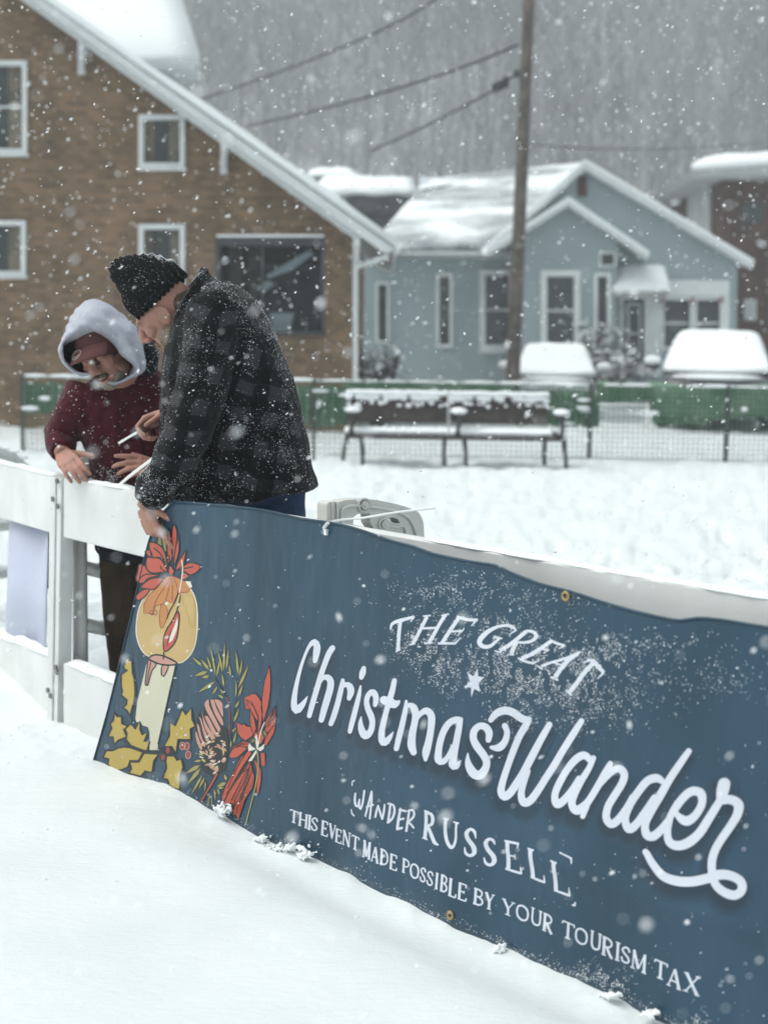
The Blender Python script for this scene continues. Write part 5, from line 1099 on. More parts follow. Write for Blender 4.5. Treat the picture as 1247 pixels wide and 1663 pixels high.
A.shape(Nz([(782, 250), (740, 310), (690, 400), (640, 480), (602, 580), (595, 680), (614, 765), (700, 705), (762, 600), (788, 450), (798, 300)]), 'red', 4, 2.0); A.fill(Nz([(775, 330), (735, 440), (680, 570), (664, 660), (712, 620), (762, 500), (778, 400)]), 'rim', 5)
A.stroke(Nz([(700, 500, 8), (660, 600, 12), (640, 705, 6)]), 'ink', 6); A.stroke(Nz([(600, 770, 14), (602, 815, 22), (594, 858, 14)]), 'ink', 6)
A.stroke(Nz([(640, 470, 14), (700, 390, 16), (760, 260, 14), (800, 120, 18), (812, 50, 10)]), 'ink', 6); A.stroke(Nz([(640, 350, 12), (680, 240, 16), (740, 140, 14), (785, 20, 14)]), 'ink', 6)
A.shape(Nz([(830, 20), (880, 40), (960, 60), (985, 130), (1000, 260), (992, 330), (980, 470), (950, 430), (925, 430), (912, 310), (885, 280), (880, 190), (850, 180), (845, 90)]), 'tan', 3, 1.2, False, 'gold')
o = A.done('candle_print'); o['label'] = 'printed cream candle with a red flame in a tan glow'
A = Art()
A.shape(Mz([(560, 830), (640, 825), (710, 850), (800, 900), (865, 965), (830, 1025), (740, 1030), (690, 1060), (640, 1165), (560, 1140), (500, 1180), (420, 1200), (385, 1300), (270, 1290), (272, 1180), (330, 1070), (420, 985), (490, 910)]), 'orange', 3, 1.2, False, 'dred')
for v in ([(600, 850), (520, 980), (440, 1100), (390, 1240)], [(610, 850), (580, 1000), (545, 1130)], [(625, 850), (630, 1000), (625, 1130)], [(650, 850), (690, 950), (700, 1040)]): A.stroke([(*q, 1.1) for q in Mz(v)], 'dred', 5)
A.shape(Nz([(575, 160), (640, 210), (642, 330), (576, 472), (545, 380), (550, 260)]), 'orange', 3, 1.1, True, 'dred')
for e in (Nz([(448, 272)]) + Nz([(492, 270)])): A.stroke(ell_px(*e, 3.2, 3.6), 'dred', 5, True, w=1.2)
for p in ([(340, 395), (430, 410), (500, 460), (545, 560), (562, 700), (480, 590), (380, 585), (350, 490)], [(345, 490), (285, 510), (310, 555), (380, 585)], [(310, 590), (380, 590), (470, 600), (520, 660), (568, 765), (480, 775), (400, 785), (330, 760), (300, 690)],
          [(205, 680), (250, 665), (290, 700), (330, 770), (420, 790), (535, 800), (400, 830), (310, 860), (250, 920), (175, 880), (170, 840), (195, 760)], [(510, 850), (380, 850), (290, 900), (228, 965), (320, 985), (400, 990), (465, 930)], [(270, 990), (345, 992), (285, 1080), (200, 1132), (158, 1095), (210, 1030)],
          [(580, 212), (612, 330), (636, 500), (605, 660), (575, 650), (565, 400)], [(652, 168), (688, 250), (678, 420), (640, 610), (618, 440), (625, 260)], [(716, 328), (716, 480), (690, 600), (648, 690), (662, 520), (692, 390)], [(802, 490), (790, 600), (760, 690), (675, 745), (700, 650), (760, 550)],
          [(765, 700), (820, 660), (900, 655), (994, 697), (940, 770), (860, 808), (780, 765), (690, 748)], [(755, 770), (842, 822), (780, 866), (735, 862)]):
    A.shape(Mz(p), 'red', 4, 2.0)
for v in ([(400, 470), (480, 540), (545, 650)], [(480, 700), (500, 740), (560, 770)], [(220, 850), (300, 800), (480, 805)], [(250, 930), (340, 850), (510, 835)], [(690, 745), (790, 725), (890, 705)], [(600, 690), (590, 560)], [(670, 690), (760, 560), (800, 490)], [(520, 480), (570, 640), (585, 780)]): A.stroke([(*q, 2.0) for q in Mz(v)], 'ink', 6)
A.shape(Mz([(608, 688), (655, 770), (622, 822), (578, 765)]), 'red', 6, 1.4); A.stroke([(*q, 1.7) for q in Mz([(750, 620), (762, 720), (752, 850), (722, 1030)])], 'rim', 7)
A.shape(Mz([(490, 140), (545, 240), (550, 380), (555, 510), (530, 510), (500, 380), (480, 260)]), 'leaf', 3, 1.4); A.shape(Mz([(430, 230), (475, 240), (500, 440), (440, 410), (455, 330)]), 'leaf', 3, 1.2, False)
for e in ((395, 295), (432, 305)): A.stroke(ell_px(*Mz([e])[0], 3.4, 4), 'ink', 4, True, w=1.3)
A.fill(Mz([(790, 885), (860, 890), (885, 960), (850, 975)]), 'rim', 5)
o = A.done('flower_print'); o['label'] = 'printed red and orange flower above the candle'
A = Art()
for p in ([(488, 40), (490, 130), (470, 230), (430, 362), (400, 310), (355, 270), (390, 235), (395, 185), (330, 130), (345, 90), (330, 30), (330, -100), (400, -150), (355, -180), (395, -300), (420, -260), (455, -255), (460, -120), (480, -60)],
          [(260, 325), (285, 370), (335, 372), (340, 450), (408, 480), (360, 515), (392, 602), (300, 640), (250, 682), (240, 600), (182, 595), (225, 500), (206, 452), (240, 420)], [(440, 450), (490, 512), (540, 425), (545, 520), (570, 576), (632, 550), (590, 650), (654, 655), (620, 760), (540, 740), (440, 700), (385, 630), (395, 560), (375, 512)],
          [(160, 755), (240, 750), (300, 720), (370, 710), (440, 720), (572, 770), (530, 870), (430, 870), (410, 940), (330, 975), (230, 970), (180, 910), (190, 850), (128, 832)], [(590, 780), (748, 792), (700, 870), (680, 1000), (600, 985), (550, 1045), (420, 1012), (445, 960), (430, 882), (530, 880)],
          [(1015, 285), (1055, 352), (1122, 275), (1130, 400), (1166, 480), (1110, 512), (1112, 632), (970, 632), (950, 785), (900, 712), (812, 706), (870, 590), (875, 436), (935, 475)], [(845, 810), (930, 812), (960, 862), (1008, 848), (1030, 940), (995, 1050), (990, 1195), (880, 1160), (850, 1080), (798, 1062), (840, 950), (830, 870)]):
    A.shape(Oz(p), 'gold', 3, 3.4, False)
A.stroke([(*q, 3.2) for q in Oz([(370, 645), (440, 712), (600, 762), (755, 772)])], 'ink', 6); A.stroke([(*q, 2.4) for q in Oz([(430, 362), (450, 400), (480, 500)])], 'ink', 6); A.stroke([(*q, 2.4) for q in Oz([(580, 775), (525, 870)])], 'ink', 6)
for (x, y) in ((1022, 702), (1070, 705), (1086, 802), (856, 752), (802, 830)):
    q = Oz([(x, y)])[0]; A.fill(ell_px(*q, 3.4, 5, .1), 'dred', 4); A.stroke(ell_px(*q, 4.2, 6, .1), 'pink' if x > 900 else 'ink', 5, True, w=1.3)
A.fill(Oz([(760, 720), (830, 705), (900, 720), (945, 790), (900, 800), (830, 800), (780, 790)]), 'ink', 2)
o = A.done('holly_print'); o['label'] = 'printed gold holly leaves with small red berries'
A = Art()
A.fill(Pz([(300, 690), (370, 655), (455, 655), (502, 720), (508, 960), (560, 1000), (575, 1180), (540, 1440), (480, 1500), (380, 1530), (260, 1460), (240, 1240), (190, 1100), (200, 960), (220, 840), (250, 760), (280, 850)]), 'ink', 1)
for p in ([(300, 700), (345, 665), (350, 730), (420, 880), (478, 1000), (460, 1040), (380, 900), (310, 770)], [(365, 665), (400, 665), (430, 760), (502, 900), (500, 960), (430, 860), (385, 750)], [(410, 662), (455, 668), (500, 760), (503, 860), (450, 760)], [(462, 670), (500, 715), (503, 760)],
          [(300, 850), (330, 850), (390, 960), (440, 1060), (400, 1060), (340, 950)], [(250, 765), (275, 850), (300, 980), (380, 1120), (420, 1100), (340, 980), (300, 900)], [(225, 850), (250, 900), (290, 1060), (340, 1160), (360, 1150), (290, 980), (260, 880)], [(210, 930), (235, 960), (270, 1100), (310, 1180), (300, 1200), (240, 1080)], [(198, 1020), (225, 1080), (275, 1230), (250, 1230), (205, 1120)]):
    A.fill(Pz(p), 'pink', 2, True)
rr = random.Random(3)
for k in range(86):
    u, v = rr.uniform(-1, 1), rr.uniform(-1, 1)
    if u * u + v * v > 1: continue
    x, y = 400 + u * 150, 360 + v * 235; ang = math.atan2(y - 330, x - 390) + rr.uniform(-.35, .35); q = Qz([(x, y)])[0]
    A.fill(ell_px(*q, rr.uniform(2.2, 4.6), rr.uniform(1.0, 1.9), ang + 1.2, 10), rr.choice(['pink', 'pink', 'cream', 'tan']), 3)
def leaf(fr, to, w, col, ink=1.2, f=Pz, layer=3):
    (x0, y0), (x1, y1) = f([fr, to]); dx, dy = x1 - x0, y1 - y0; L = math.hypot(dx, dy); nx, ny = -dy / L, dx / L
    poly = [(x0, y0), (x0 + dx * .3 + nx * w, y0 + dy * .3 + ny * w), (x0 + dx * .6 + nx * w * .8, y0 + dy * .6 + ny * w * .8), (x1, y1), (x0 + dx * .6 - nx * w * .8, y0 + dy * .6 - ny * w * .8), (x0 + dx * .3 - nx * w, y0 + dy * .3 - ny * w)]
    A.fill([(x0 + (x - x0) * 1.04 + (nx * .9 if i in (1, 2) else -nx * .9 if i in (4, 5) else 0), y0 + (y - y0) * 1.06 + (ny * .9 if i in (1, 2) else -ny * .9 if i in (4, 5) else 0)) for i, (x, y) in enumerate(poly)], 'ink', layer - 1); A.fill(poly, col, layer)
for fr, to, w in (((270, 290), (160, 185), 2.2), ((350, 330), (255, 210), 2.6), ((330, 350), (185, 400), 3.0), ((350, 400), (265, 420), 2.6), ((420, 460), (225, 585), 2.6), ((440, 520), (385, 610), 1.8), ((510, 650), (450, 610), 2.0), ((510, 600), (470, 545), 1.6), ((375, 330), (325, 170), 1.8), ((425, 400), (365, 60), 1.6), ((435, 410), (470, 200), 1.6), ((500, 360), (450, 110), 1.8), ((510, 350), (525, 20), 1.8), ((540, 330), (570, 90), 1.8), ((590, 410), (575, 270), 1.7), ((515, 520), (495, 370), 1.7), ((680, 400), (650, 110), 1.9), ((690, 400), (725, 210), 1.5), ((675, 540), (800, 270), 2.2), ((680, 630), (730, 490), 1.8), ((650, 640), (655, 430), 1.4), ((640, 760), (695, 670), 1.8), ((625, 920), (690, 760), 1.9), ((605, 1030), (655, 980), 1.5), ((620, 1160), (660, 1020), 1.5), ((590, 1200), (600, 1120), 1.4)):
    leaf(fr, to, w, 'leaf')
for fr, to, w in (((250, 500), (80, 600), 3.2), ((260, 450), (180, 460), 2.0), ((255, 535), (105, 720), 3.0), ((275, 610), (145, 840), 2.0), ((300, 640), (230, 770), 1.8), ((230, 370), (285, 395), 1.8), ((540, 700), (435, 745), 3.0), ((545, 670), (520, 605), 2.4), ((450, 760), (515, 755), 2.0), ((445, 770), (468, 840), 1.8), ((410, 770), (418, 900), 1.4), ((310, 680), (300, 800), 1.2)): leaf(fr, to, w, 'leaf', f=Qz)
A.stroke([(*q, 1.6) for q in Pz([(545, 640), (575, 760), (582, 900), (575, 1050)])], 'dred', 3); A.shape(Qz([(430, 590), (455, 595), (400, 700), (320, 830), (265, 925), (250, 910), (330, 770)]), 'red', 4, 1.2, False)
A.stroke([(*q, 1.5) for q in Pz([(420, 420), (500, 560), (545, 640)])], 'ink', 2); A.stroke([(*q, 1.5) for q in Pz([(660, 650), (620, 900), (590, 1180)])], 'ink', 2); A.stroke([(*q, 1.4) for q in Qz([(340, 960), (345, 880), (375, 850), (380, 970)])], 'leaf', 3)
o = A.done('protea_print'); o['label'] = 'printed pink protea cone among olive sprigs'
A = Art()
for p, lay in (([(1028, 280), (1042, 420), (1040, 560), (1015, 740), (960, 920), (935, 760), (945, 640), (970, 460)], 3), ([(735, 650), (830, 598), (880, 605), (935, 680), (950, 800), (935, 960), (890, 1060), (905, 880), (850, 740)], 3), ([(740, 660), (830, 690), (900, 850), (895, 920), (810, 780), (760, 770)], 4), ([(805, 760), (860, 880), (880, 990), (850, 1060), (815, 960)], 4),
               ([(655, 920), (720, 950), (745, 935), (770, 965), (815, 970), (850, 1060), (760, 1130), (700, 1090), (670, 1040)], 3), ([(1098, 730), (1095, 850), (1030, 950), (970, 1000), (985, 900)], 3), ([(1105, 830), (1100, 920), (1000, 1060), (960, 1080), (980, 980)], 4), ([(1100, 930), (1080, 1040), (1000, 1180), (960, 1180), (990, 1060)], 3), ([(590, 1230), (650, 1170), (740, 1130), (790, 1145), (790, 1200), (690, 1190)], 3), ([(860, 1040), (930, 1000), (975, 1090), (940, 1160), (880, 1180), (840, 1120)], 4)):
    A.shape(Pz(p), 'red', lay, 1.3, False)
for p, lay in (([(570, 400), (610, 320), (690, 285), (780, 310), (720, 370), (660, 420), (600, 425)], 3), ([(800, 330), (830, 370), (760, 470), (690, 580), (620, 700), (560, 830), (500, 930), (490, 860), (540, 720), (630, 560), (700, 420)], 3), ([(790, 460), (830, 470), (830, 580), (780, 720), (700, 840), (640, 960), (600, 930), (510, 950), (560, 820), (640, 680), (720, 560)], 4), ([(820, 470), (862, 640), (840, 760), (760, 880), (700, 1060), (680, 1130), (650, 1060), (615, 1060), (640, 900), (740, 700)], 5), ([(850, 430), (900, 480), (935, 560), (935, 680), (900, 840), (880, 800), (890, 600)], 3), ([(920, 370), (975, 360), (985, 500), (940, 520)], 3)):
    A.shape(Qz(p), 'red', lay, 1.3, False)
for (x0, y0, x1, y1, n, dx, dy) in ((780, 480, 520, 850, 16, 50, -36), (800, 560, 580, 900, 14, 46, 26), (840, 640, 650, 1040, 18, 34, 36), (830, 600, 720, 900, 12, -36, 40)):
    for k in range(n):
        t = k / n; x, y = x0 + (x1 - x0) * t, y0 + (y1 - y0) * t; A.stroke([(*q, .9) for q in Qz([(x, y), (x + dx, y + dy)])], 'ink', 7, cap=False, curve=False)
for k in range(9):
    t = k / 9; A.stroke([(*q, .9) for q in Pz([(1090 - 95 * t, 745 + 190 * t), (1075 - 70 * t, 830 + 130 * t)])], 'ink', 6, cap=False, curve=False); A.stroke([(*q, .9) for q in Pz([(780 + 95 * t, 690 + 200 * t), (765 + 100 * t, 720 + 190 * t)])], 'ink', 6, cap=False, curve=False); A.stroke([(*q, .9) for q in Pz([(620 + 150 * t, 1200 - 30 * t), (640 + 140 * t, 1165 - 25 * t)])], 'ink', 6, cap=False, curve=False)
for v in ([(830, 480), (720, 660), (600, 900)], [(820, 480), (760, 700), (660, 1000)], [(760, 370), (650, 560), (560, 760)], [(700, 600), (740, 575), (790, 545)]): A.stroke([(*q, 1.2) for q in Qz(v)], 'ink', 7)
for p in ([(790, 1190 - 900), (805, 1140 - 890), (830, 290), (880, 320), (840, 335), (795, 345)], [(890, 320), (940, 290), (975, 260), (965, 320), (925, 345)], [(880, 330), (895, 345), (830, 455), (790, 458)], [(865, 185), (885, 150), (900, 220), (905, 310), (885, 315)]): A.fill(Qz(p), 'rim', 8)
A.stroke([(*q, 1.6) for q in Qz([(975, 20), (935, 120), (895, 320)])], 'rim', 8); A.stroke([(*q, 1.9) for q in Qz([(890, 340), (905, 480), (880, 700), (820, 950), (765, 1160)])], 'leaf', 8)
for e in ((855, 222), (840, 230), (975, 140), (985, 155)): q = Qz([e])[0]; A.fill(ell_px(*q, 2.6, 3.6), 'leaf', 8); A.stroke(ell_px(*q, 3, 4), 'ink', 9, True, w=1.1)
o = A.done('feather_print'); o['label'] = 'printed red feathery plume tied with a small cream bow'

# ---- frost: real grains of snow stuck on the vinyl
def grains(name, pts, nrm, size, parent, label=None, seed=0):
    rr = np.random.default_rng(seed); V = []; Fc = []; o = 0
    for p, n in zip(pts, nrm):
        n = Vector(n); s = float(size[0] + (size[1] - size[0]) * rr.random() ** 2); a = Vector((0, 0, 1)) if abs(n.z) < .9 else Vector((1, 0, 0)); e1 = (a - n * a.dot(n)).normalized(); e2 = n.cross(e1); t = rr.random() * 6.28
        u = (e1 * math.cos(t) + e2 * math.sin(t)) * s * (0.7 + 1.1 * rr.random()); w = (e2 * math.cos(t) - e1 * math.sin(t)) * s * (.5 + .6 * rr.random()); p = Vector(p)
        V += [p + u, p + w, p - u, p - w, p + n * s * .8]; Fc += [(o, o + 1, o + 4), (o + 1, o + 2, o + 4), (o + 2, o + 3, o + 4), (o + 3, o, o + 4)]; o += 5
    m = MB(); m.v = V; m.f = Fc; m.m = [0] * len(Fc); ob = mk(name, m, M['flake'], parent); ob['kind'] = 'stuff'; return ob
def frost():
    zones = [  # centre px, radii px, count
        (705, 960, 70, 35, 780), (690, 1040, 55, 45, 1350), (730, 1085, 45, 40, 1200), (800, 1040, 60, 50, 1350), (830, 1090, 55, 50, 1350), (880, 1090, 70, 45, 1350), (930, 1100, 60, 55, 1050), (980, 1060, 60, 30, 750), (900, 960, 60, 25, 240), (860, 1150, 60, 40, 750), (960, 1150, 70, 40, 570), (1010, 1080, 90, 30, 525), (1060, 1040, 90, 16, 390), (1040, 1130, 80, 40, 390), (1180, 1100, 60, 40, 390),
        (960, 1590, 45, 26, 750), (1000, 1600, 30, 16, 300), (1130, 1655, 25, 22, 250), (770, 960, 70, 40, 630), (850, 1000, 110, 60, 600)]
    pts = []; P2 = np.random.default_rng(5)
    top = lambda x: interp_x(TOPE, x)
    for cx, cy, rx, ry, n in zones:
        u = P2.normal(size=(n, 2)) * .55; xs = cx + u[:, 0] * rx; ys = cy + u[:, 1] * ry; cl = fbm(np.stack([xs / 9, ys / 13, xs * 0], 1), 2, 61)
        for x, y, c in zip(xs, ys, cl):
            if c > -.08 and y > top(x) + 4 and y < interp_x(BOTE, x) - 3: pts.append((x, y))
    n = 800; xs = 180 + P2.random(n) * 1060; ys = 820 + P2.random(n) * 840
    for x, y in zip(xs, ys):
        if y > top(x) + 4 and y < interp_x(BOTE, x) - 3 and (x - 152) / 133 > (1237 - y) / 424 + .05: pts.append((x, y))
    n = 900; xs = 240 + P2.random(n) * 900                                      # along the foot
    for x in xs:
        y = interp_x(BOTE, x) - abs(P2.normal()) * 7; pts.append((x, y))
    grains('frost', [bpt(x, y, .0020) for x, y in pts], [BN] * len(pts), (.0005, .0016), BANNER, seed=2)
frost()
def foot_clumps():
    m = MB(); rr = random.Random(12)
    for cx, cy, n, rx, ry in ((372, 1312, 22, 9, 9), (433, 1360, 12, 6, 5), (470, 1374, 26, 24, 5), (503, 1386, 16, 7, 5), (818, 1536, 7, 4, 5), (1000, 1612, 9, 12, 4), (1068, 1640, 10, 7, 5)):
        for k in range(n * 6):
            x, y = cx + rr.gauss(0, .62) * rx * 1.25, cy + rr.gauss(0, .5) * ry * 1.1; p = bpt(x, y, .012 + rr.random() * .02); s = rr.uniform(.0016, .0050); m.ell(p, ((s * rr.uniform(.8, 1.5), 0, 0), (0, s, 0), (0, 0, s * rr.uniform(.7, 1.3))), 7, 5)
    union('snow_clumps', m, M['snowcap'], BANNER, .0021, 1, lambda co: .0035 * fbm(co * 150, 2, 19) + .002 * fbm(co * 60, 2, 18))['kind'] = 'stuff'
foot_clumps()
# ------------------------------------------------------------------ people
def ringpx(Lp, Rp, Y, dep, n=24, pw=.8, dy=0.0):
    a = at(*Lp, Y + dy); b = at(*Rp, Y - dy); c = (a + b) / 2; h = (b - a) / 2; out = []
    up = Vector((0, 1, 0)); dv = (up - h.normalized() * up.dot(h.normalized())).normalized() * dep
    for k in range(n):
        t = 2 * math.pi * k / n; ct, s_ = math.cos(t), math.sin(t)
        out.append(c + h * math.copysign(abs(ct) ** pw, ct) + dv * math.copysign(abs(s_) ** pw, s_))
    return out
def orth(D, N):
    D = Vector(D).normalized(); N = Vector(N); N = (N - D * N.dot(D)).normalized(); return D, N
def hand(mb, W, D, N, S, curls, thumb=(0.6, 0.2), k=1.0, spread=1.0):
    """palm and five fingers; D toward the fingertips, N the way the palm faces, S toward the thumb"""
    D, N = orth(D, N); S = Vector(S); S = (S - D * S.dot(D) - N * S.dot(N)).normalized(); W = Vector(W)
    mb.ell(W + D * .050 * k, (D * .052 * k, S * .040 * k, N * .0155 * k), 16, 10)
    segs = ((.043, .026, .021), (.047, .030, .022), (.043, .028, .021), (.034, .021, .019)); rad = (.0092, .0095, .0090, .0078); reach = (.088, .092, .088, .079)
    for i in range(4):
        b = W + D * reach[i] * k + S * (.031 - .0205 * i) * k; mb.tube([W + S * (.018 - .012 * i) * k - N * .002, W + D * .05 * k + S * (.026 - .0175 * i) * k - N * .003, b], [.013 * k, .0125 * k, .0112 * k], 10)
        d0 = (D + S * (.10 - .075 * i) * spread).normalized(); p = b; pts = [b - D * .01 * k]; ang = 0; pts.append(p)
        for j, L in enumerate(segs[i]):
            ang += curls[i][j]; d = d0 * math.cos(ang) + N * math.sin(ang); p = p + d * L * k; pts.append(p)
        r = rad[i] * k; mb.tube(pts, [r * 1.08, r * 1.12, r * 1.05, r * .96, r * .78], 10); mb.sph(pts[-1], r * .8, 0, 10, 6); mb.sph(pts[1] - N * .002 * k, r * 1.2, 0, 10, 6)
    b = W + D * .022 * k + S * .026 * k + N * .006 * k; d1 = (S * math.cos(thumb[1]) * .75 + D * thumb[0] + N * math.sin(thumb[1])).normalized(); d2 = (d1 + D * .45).normalized()
    pts = [W + D * .012 * k, b, b + d1 * .040 * k, b + d1 * .040 * k + d2 * .032 * k, b + d1 * .040 * k + d2 * .055 * k]
    mb.tube(pts, [.014 * k, .0155 * k, .0125 * k, .0112 * k, .0085 * k], 10); mb.sph(pts[-1], .0088 * k, 0, 10, 6)
def head(mb, c, f, u):
    u = Vector(u).normalized(); f = Vector(f); f = (f - u * f.dot(u)).normalized(); s = u.cross(f); c = Vector(c)
    P = lambda a, b, d: c + f * a + s * b + u * d
    mb.ell(P(-.012, 0, .022), (f * .098, s * .077, u * .102), 24, 16); mb.ell(P(.026, 0, -.050), (f * .062, s * .060, u * .070), 20, 14); mb.ell(P(.062, 0, -.100), (f * .026, s * .030, u * .024), 12, 8)
    mb.ell(P(.078, 0, .028), (f * .018, s * .052, u * .012), 14, 8)
    for q in (-1, 1):
        ep = lambda t: P(-.012 + .020 * math.cos(t), q * .087, -.010 + .030 * math.sin(t)); mb.tube([ep(t) for t in np.linspace(-1.2, 3.6, 12)], [.0042] * 12, 7); mb.ell(P(-.006, q * .083, -.040), (f * .008, s * .006, u * .009), 8, 6)
        mb.ell(P(.060, q * .040, -.018), (f * .026, s * .024, u * .024), 12, 8); mb.ell(P(-.012, q * .078, -.012), (f * .022, s * .011, u * .033), 12, 8); mb.ell(P(.004, q * .052, -.075), (f * .05, s * .016, u * .030), 12, 8)
        mb.sph(P(.0745, q * .032, .010), .0135); mb.ell(P(.101, q * .012, -.030), (f * .013, s * .010, u * .009), 10, 6)
    mb.tube([P(.080, 0, .028), P(.098, 0, .006), P(.113, 0, -.018), P(.114, 0, -.028)], [.010, .0125, .016, .013], 12)
    mb.ell(P(.085, 0, -.062), (f * .013, s * .026, u * .008), 12, 6); mb.ell(P(.082, 0, -.078), (f * .012, s * .022, u * .008), 12, 6)
    return P, f, s, u
def specks(name, ob, count, size, parent, upw=1.0, seed=0, cluster=14.0, thr=-.15, cond=None):
    """snow grains settled on a garment, thicker where it faces upward"""
    me = ob.data; me.calc_loop_triangles(); nt_ = len(me.loop_triangles); co = np.empty(len(me.vertices) * 3); me.vertices.foreach_get('co', co); co = co.reshape(-1, 3) + np.array(WL[ob.name])
    tv = np.empty(nt_ * 3, int); me.loop_triangles.foreach_get('vertices', tv); tv = tv.reshape(-1, 3); a, b, c = co[tv[:, 0]], co[tv[:, 1]], co[tv[:, 2]]
    n = np.cross(b - a, c - a); ar = np.linalg.norm(n, axis=1); n = n / np.maximum(ar[:, None], 1e-12)
    w = ar * np.clip(.25 + upw * np.maximum(0, n[:, 2]) + .35 * np.maximum(0, -n[:, 1]), 0, 3); w *= (n[:, 1] < .45)
    cen = (a + b + c) / 3; cl = fbm(cen * cluster, 2, 91 + seed); w *= np.clip((cl - thr) * 2.2, 0.06, 1.6)
    if cond is not None: w *= cond(cen)
    r = np.random.default_rng(seed); idx = r.choice(nt_, size=count, p=w / w.sum()); u = r.random((count, 2)); m = u.sum(1) > 1; u[m] = 1 - u[m]
    pts = a[idx] + (b - a)[idx] * u[:, :1] + (c - a)[idx] * u[:, 1:] + n[idx] * .0008
    return grains(name, pts, n[idx], size, parent, seed=seed)
def garment(amp, sc, seed, ridge=(1, 1, 1)):
    def fn(co):
        q = co * np.array(ridge) * sc; return amp * ((1 - 2 * np.abs(fbm(q, 3, seed))) * .6 + fbm(q * 2.1, 2, seed + 7) * .5 - .3)
    return fn

def plaid_man():
    Yc = 4.62; ft = at(400, 1200, 4.65); root = empty('person', (ft.x, 4.7, 0), 'person in a dark plaid jacket and black knit cap bending over the banner corner', 'person', 'people fixing the banner')
    g0 = gz(ft.x, 4.7)
    # body: head, neck, trunk, arms, hands and legs as one surface
    mb = MB(); hc = at(267, 506, 4.59)
    P, f, s, u = head(mb, hc, (-.66, .16, -.72), (-.70, -.04, .71))
    nb = at(322, 492, 4.65); mb.tube([P(-.015, 0, -.045), P(-.045, 0, -.085), nb], [.064, .062, .075], 16)
    mb.rings([ringpx((300, 492), (372, 474), 4.64, .09), ringpx((292, 545), (420, 510), 4.63, .14), ringpx((285, 640), (455, 610), 4.62, .15), ringpx((285, 740), (470, 715), 4.63, .15), ringpx((305, 785), (465, 775), 4.65, .13)])
    for sx, kx in ((368, 0), (446, 1)):
        hip = at(sx, 800, 4.68); kn = at(sx + 8, 985, 4.65 + .03 * kx); an = Vector((kn.x + .02, 4.75, .10)); mb.tube([hip, kn, an, an + Vector((0, 0, -.06))], [.085, .058, .042, .045], 14); mb.ell(an + Vector((-.08, -.02, -.06)), ((.13, 0, 0), (0, .045, 0), (0, 0, .04)), 12, 8)
    sh = at(352, 510, 4.47); el = at(300, 712, 4.36); wr = bpt(250, 825, .035)
    mb.tube([sh, sh.lerp(el, .5), el, el.lerp(wr, .5), wr], [.058, .05, .042, .036, .027], 14)
    D = bpt(263, 868, .022) - wr
    hand(mb, wr - D.normalized() * .004, D, -BN, BU, ((.10, .15, .12), (.75, 1.0, .6), (.95, 1.1, .6), (1.0, 1.1, .6)), (.85, .55), .94)
    sh2 = at(338, 530, 4.83); el2 = at(310, 660, 4.87); wr2 = at(276, 672, 4.59); mb.tube([sh2, el2, wr2], [.058, .045, .029], 12)
    hand(mb, wr2, (-.75, -.18, -.30), (.05, -.55, -.8), (.35, -.8, .45), ((.6, 1.0, .6), (.8, 1.1, .7), (.9, 1.1, .7), (1.0, 1.1, .7)), (.8, .7), .92)
    union('body', mb, M['skin'], root, .0038, 2)
    m = MB()
    m.ell(P(.035, 0, -.088), (f * .060, s * .060, u * .036), 18, 10); m.ell(P(.088, 0, -.060), (f * .014, s * .034, u * .010), 12, 6); m.ell(P(.020, .057, -.070), (f * .05, s * .012, u * .036), 14, 8); m.ell(P(.020, -.057, -.070), (f * .05, s * .012, u * .036), 14, 8); o = union('beard', m, M['beard_tan'], root, .005, 1, garment(.004, 90, 5))
    m = MB(); m.ell(P(-.066, 0, -.026), (f * .044, s * .071, u * .055), 16, 10); union('hair', m, M['hair'], root, .005, 1, garment(.003, 90, 6))
    # knit cap
    m = MB(); Yh = 4.59
    m.rings([ringpx((227, 523), (297, 456), Yh, .100, dy=.01), ringpx((222, 519), (301, 449), Yh, .109), ringpx((208, 503), (300, 437), Yh, .110), ringpx((197, 481), (285, 424), Yh, .106), ringpx((191, 462), (262, 416), Yh, .096), ringpx((181, 454), (228, 414), Yh, .078), ringpx((176, 444), (198, 415), Yh, .050), ringpx((177, 436), (184, 424), Yh, .02)])
    hat = union('knit_cap', m, M['beanie'], root, .006, 3, lambda co: .0042 * np.sin((co @ np.array([.72, .1, .68])) * 340) * .9 + .010 * fbm(co * 17, 2, 33)); specks('snow_dusting', hat, 3200, (.0005, .0013), hat, 1.4, 4)
    # jacket
    m = MB()
    m.rings([ringpx((318, 452), (341, 448), 4.7, .06), ringpx((304, 472), (357, 459), 4.69, .11), ringpx((291, 502), (388, 465), 4.65, .16), ringpx((281, 533), (416, 489), 4.63, .20), ringpx((273, 563), (437, 521), Yc, .215), ringpx((267, 597), (456, 563), Yc, .22), ringpx((263, 645), (474, 613), Yc, .215),
             ringpx((263, 700), (490, 668), Yc, .215), ringpx((264, 750), (503, 724), Yc, .222), ringpx((268, 797), (512, 776), Yc, .232), ringpx((274, 818), (513, 788), Yc, .236), ringpx((280, 818), (506, 792), Yc, .225)])
    m.tube([at(352, 500, 4.48), at(342, 560, 4.425), at(325, 640, 4.395), el + Vector((.004, .0, .004)), el.lerp(wr, .40) + Vector((.01, 0, 0)), el.lerp(wr, .72), el.lerp(wr, .93)], [.092, .088, .081, .074, .068, .058, .047], 18)
    m.tube([at(338, 530, 4.81), at(310, 655, 4.85), at(284, 672, 4.65)], [.085, .07, .052], 16)
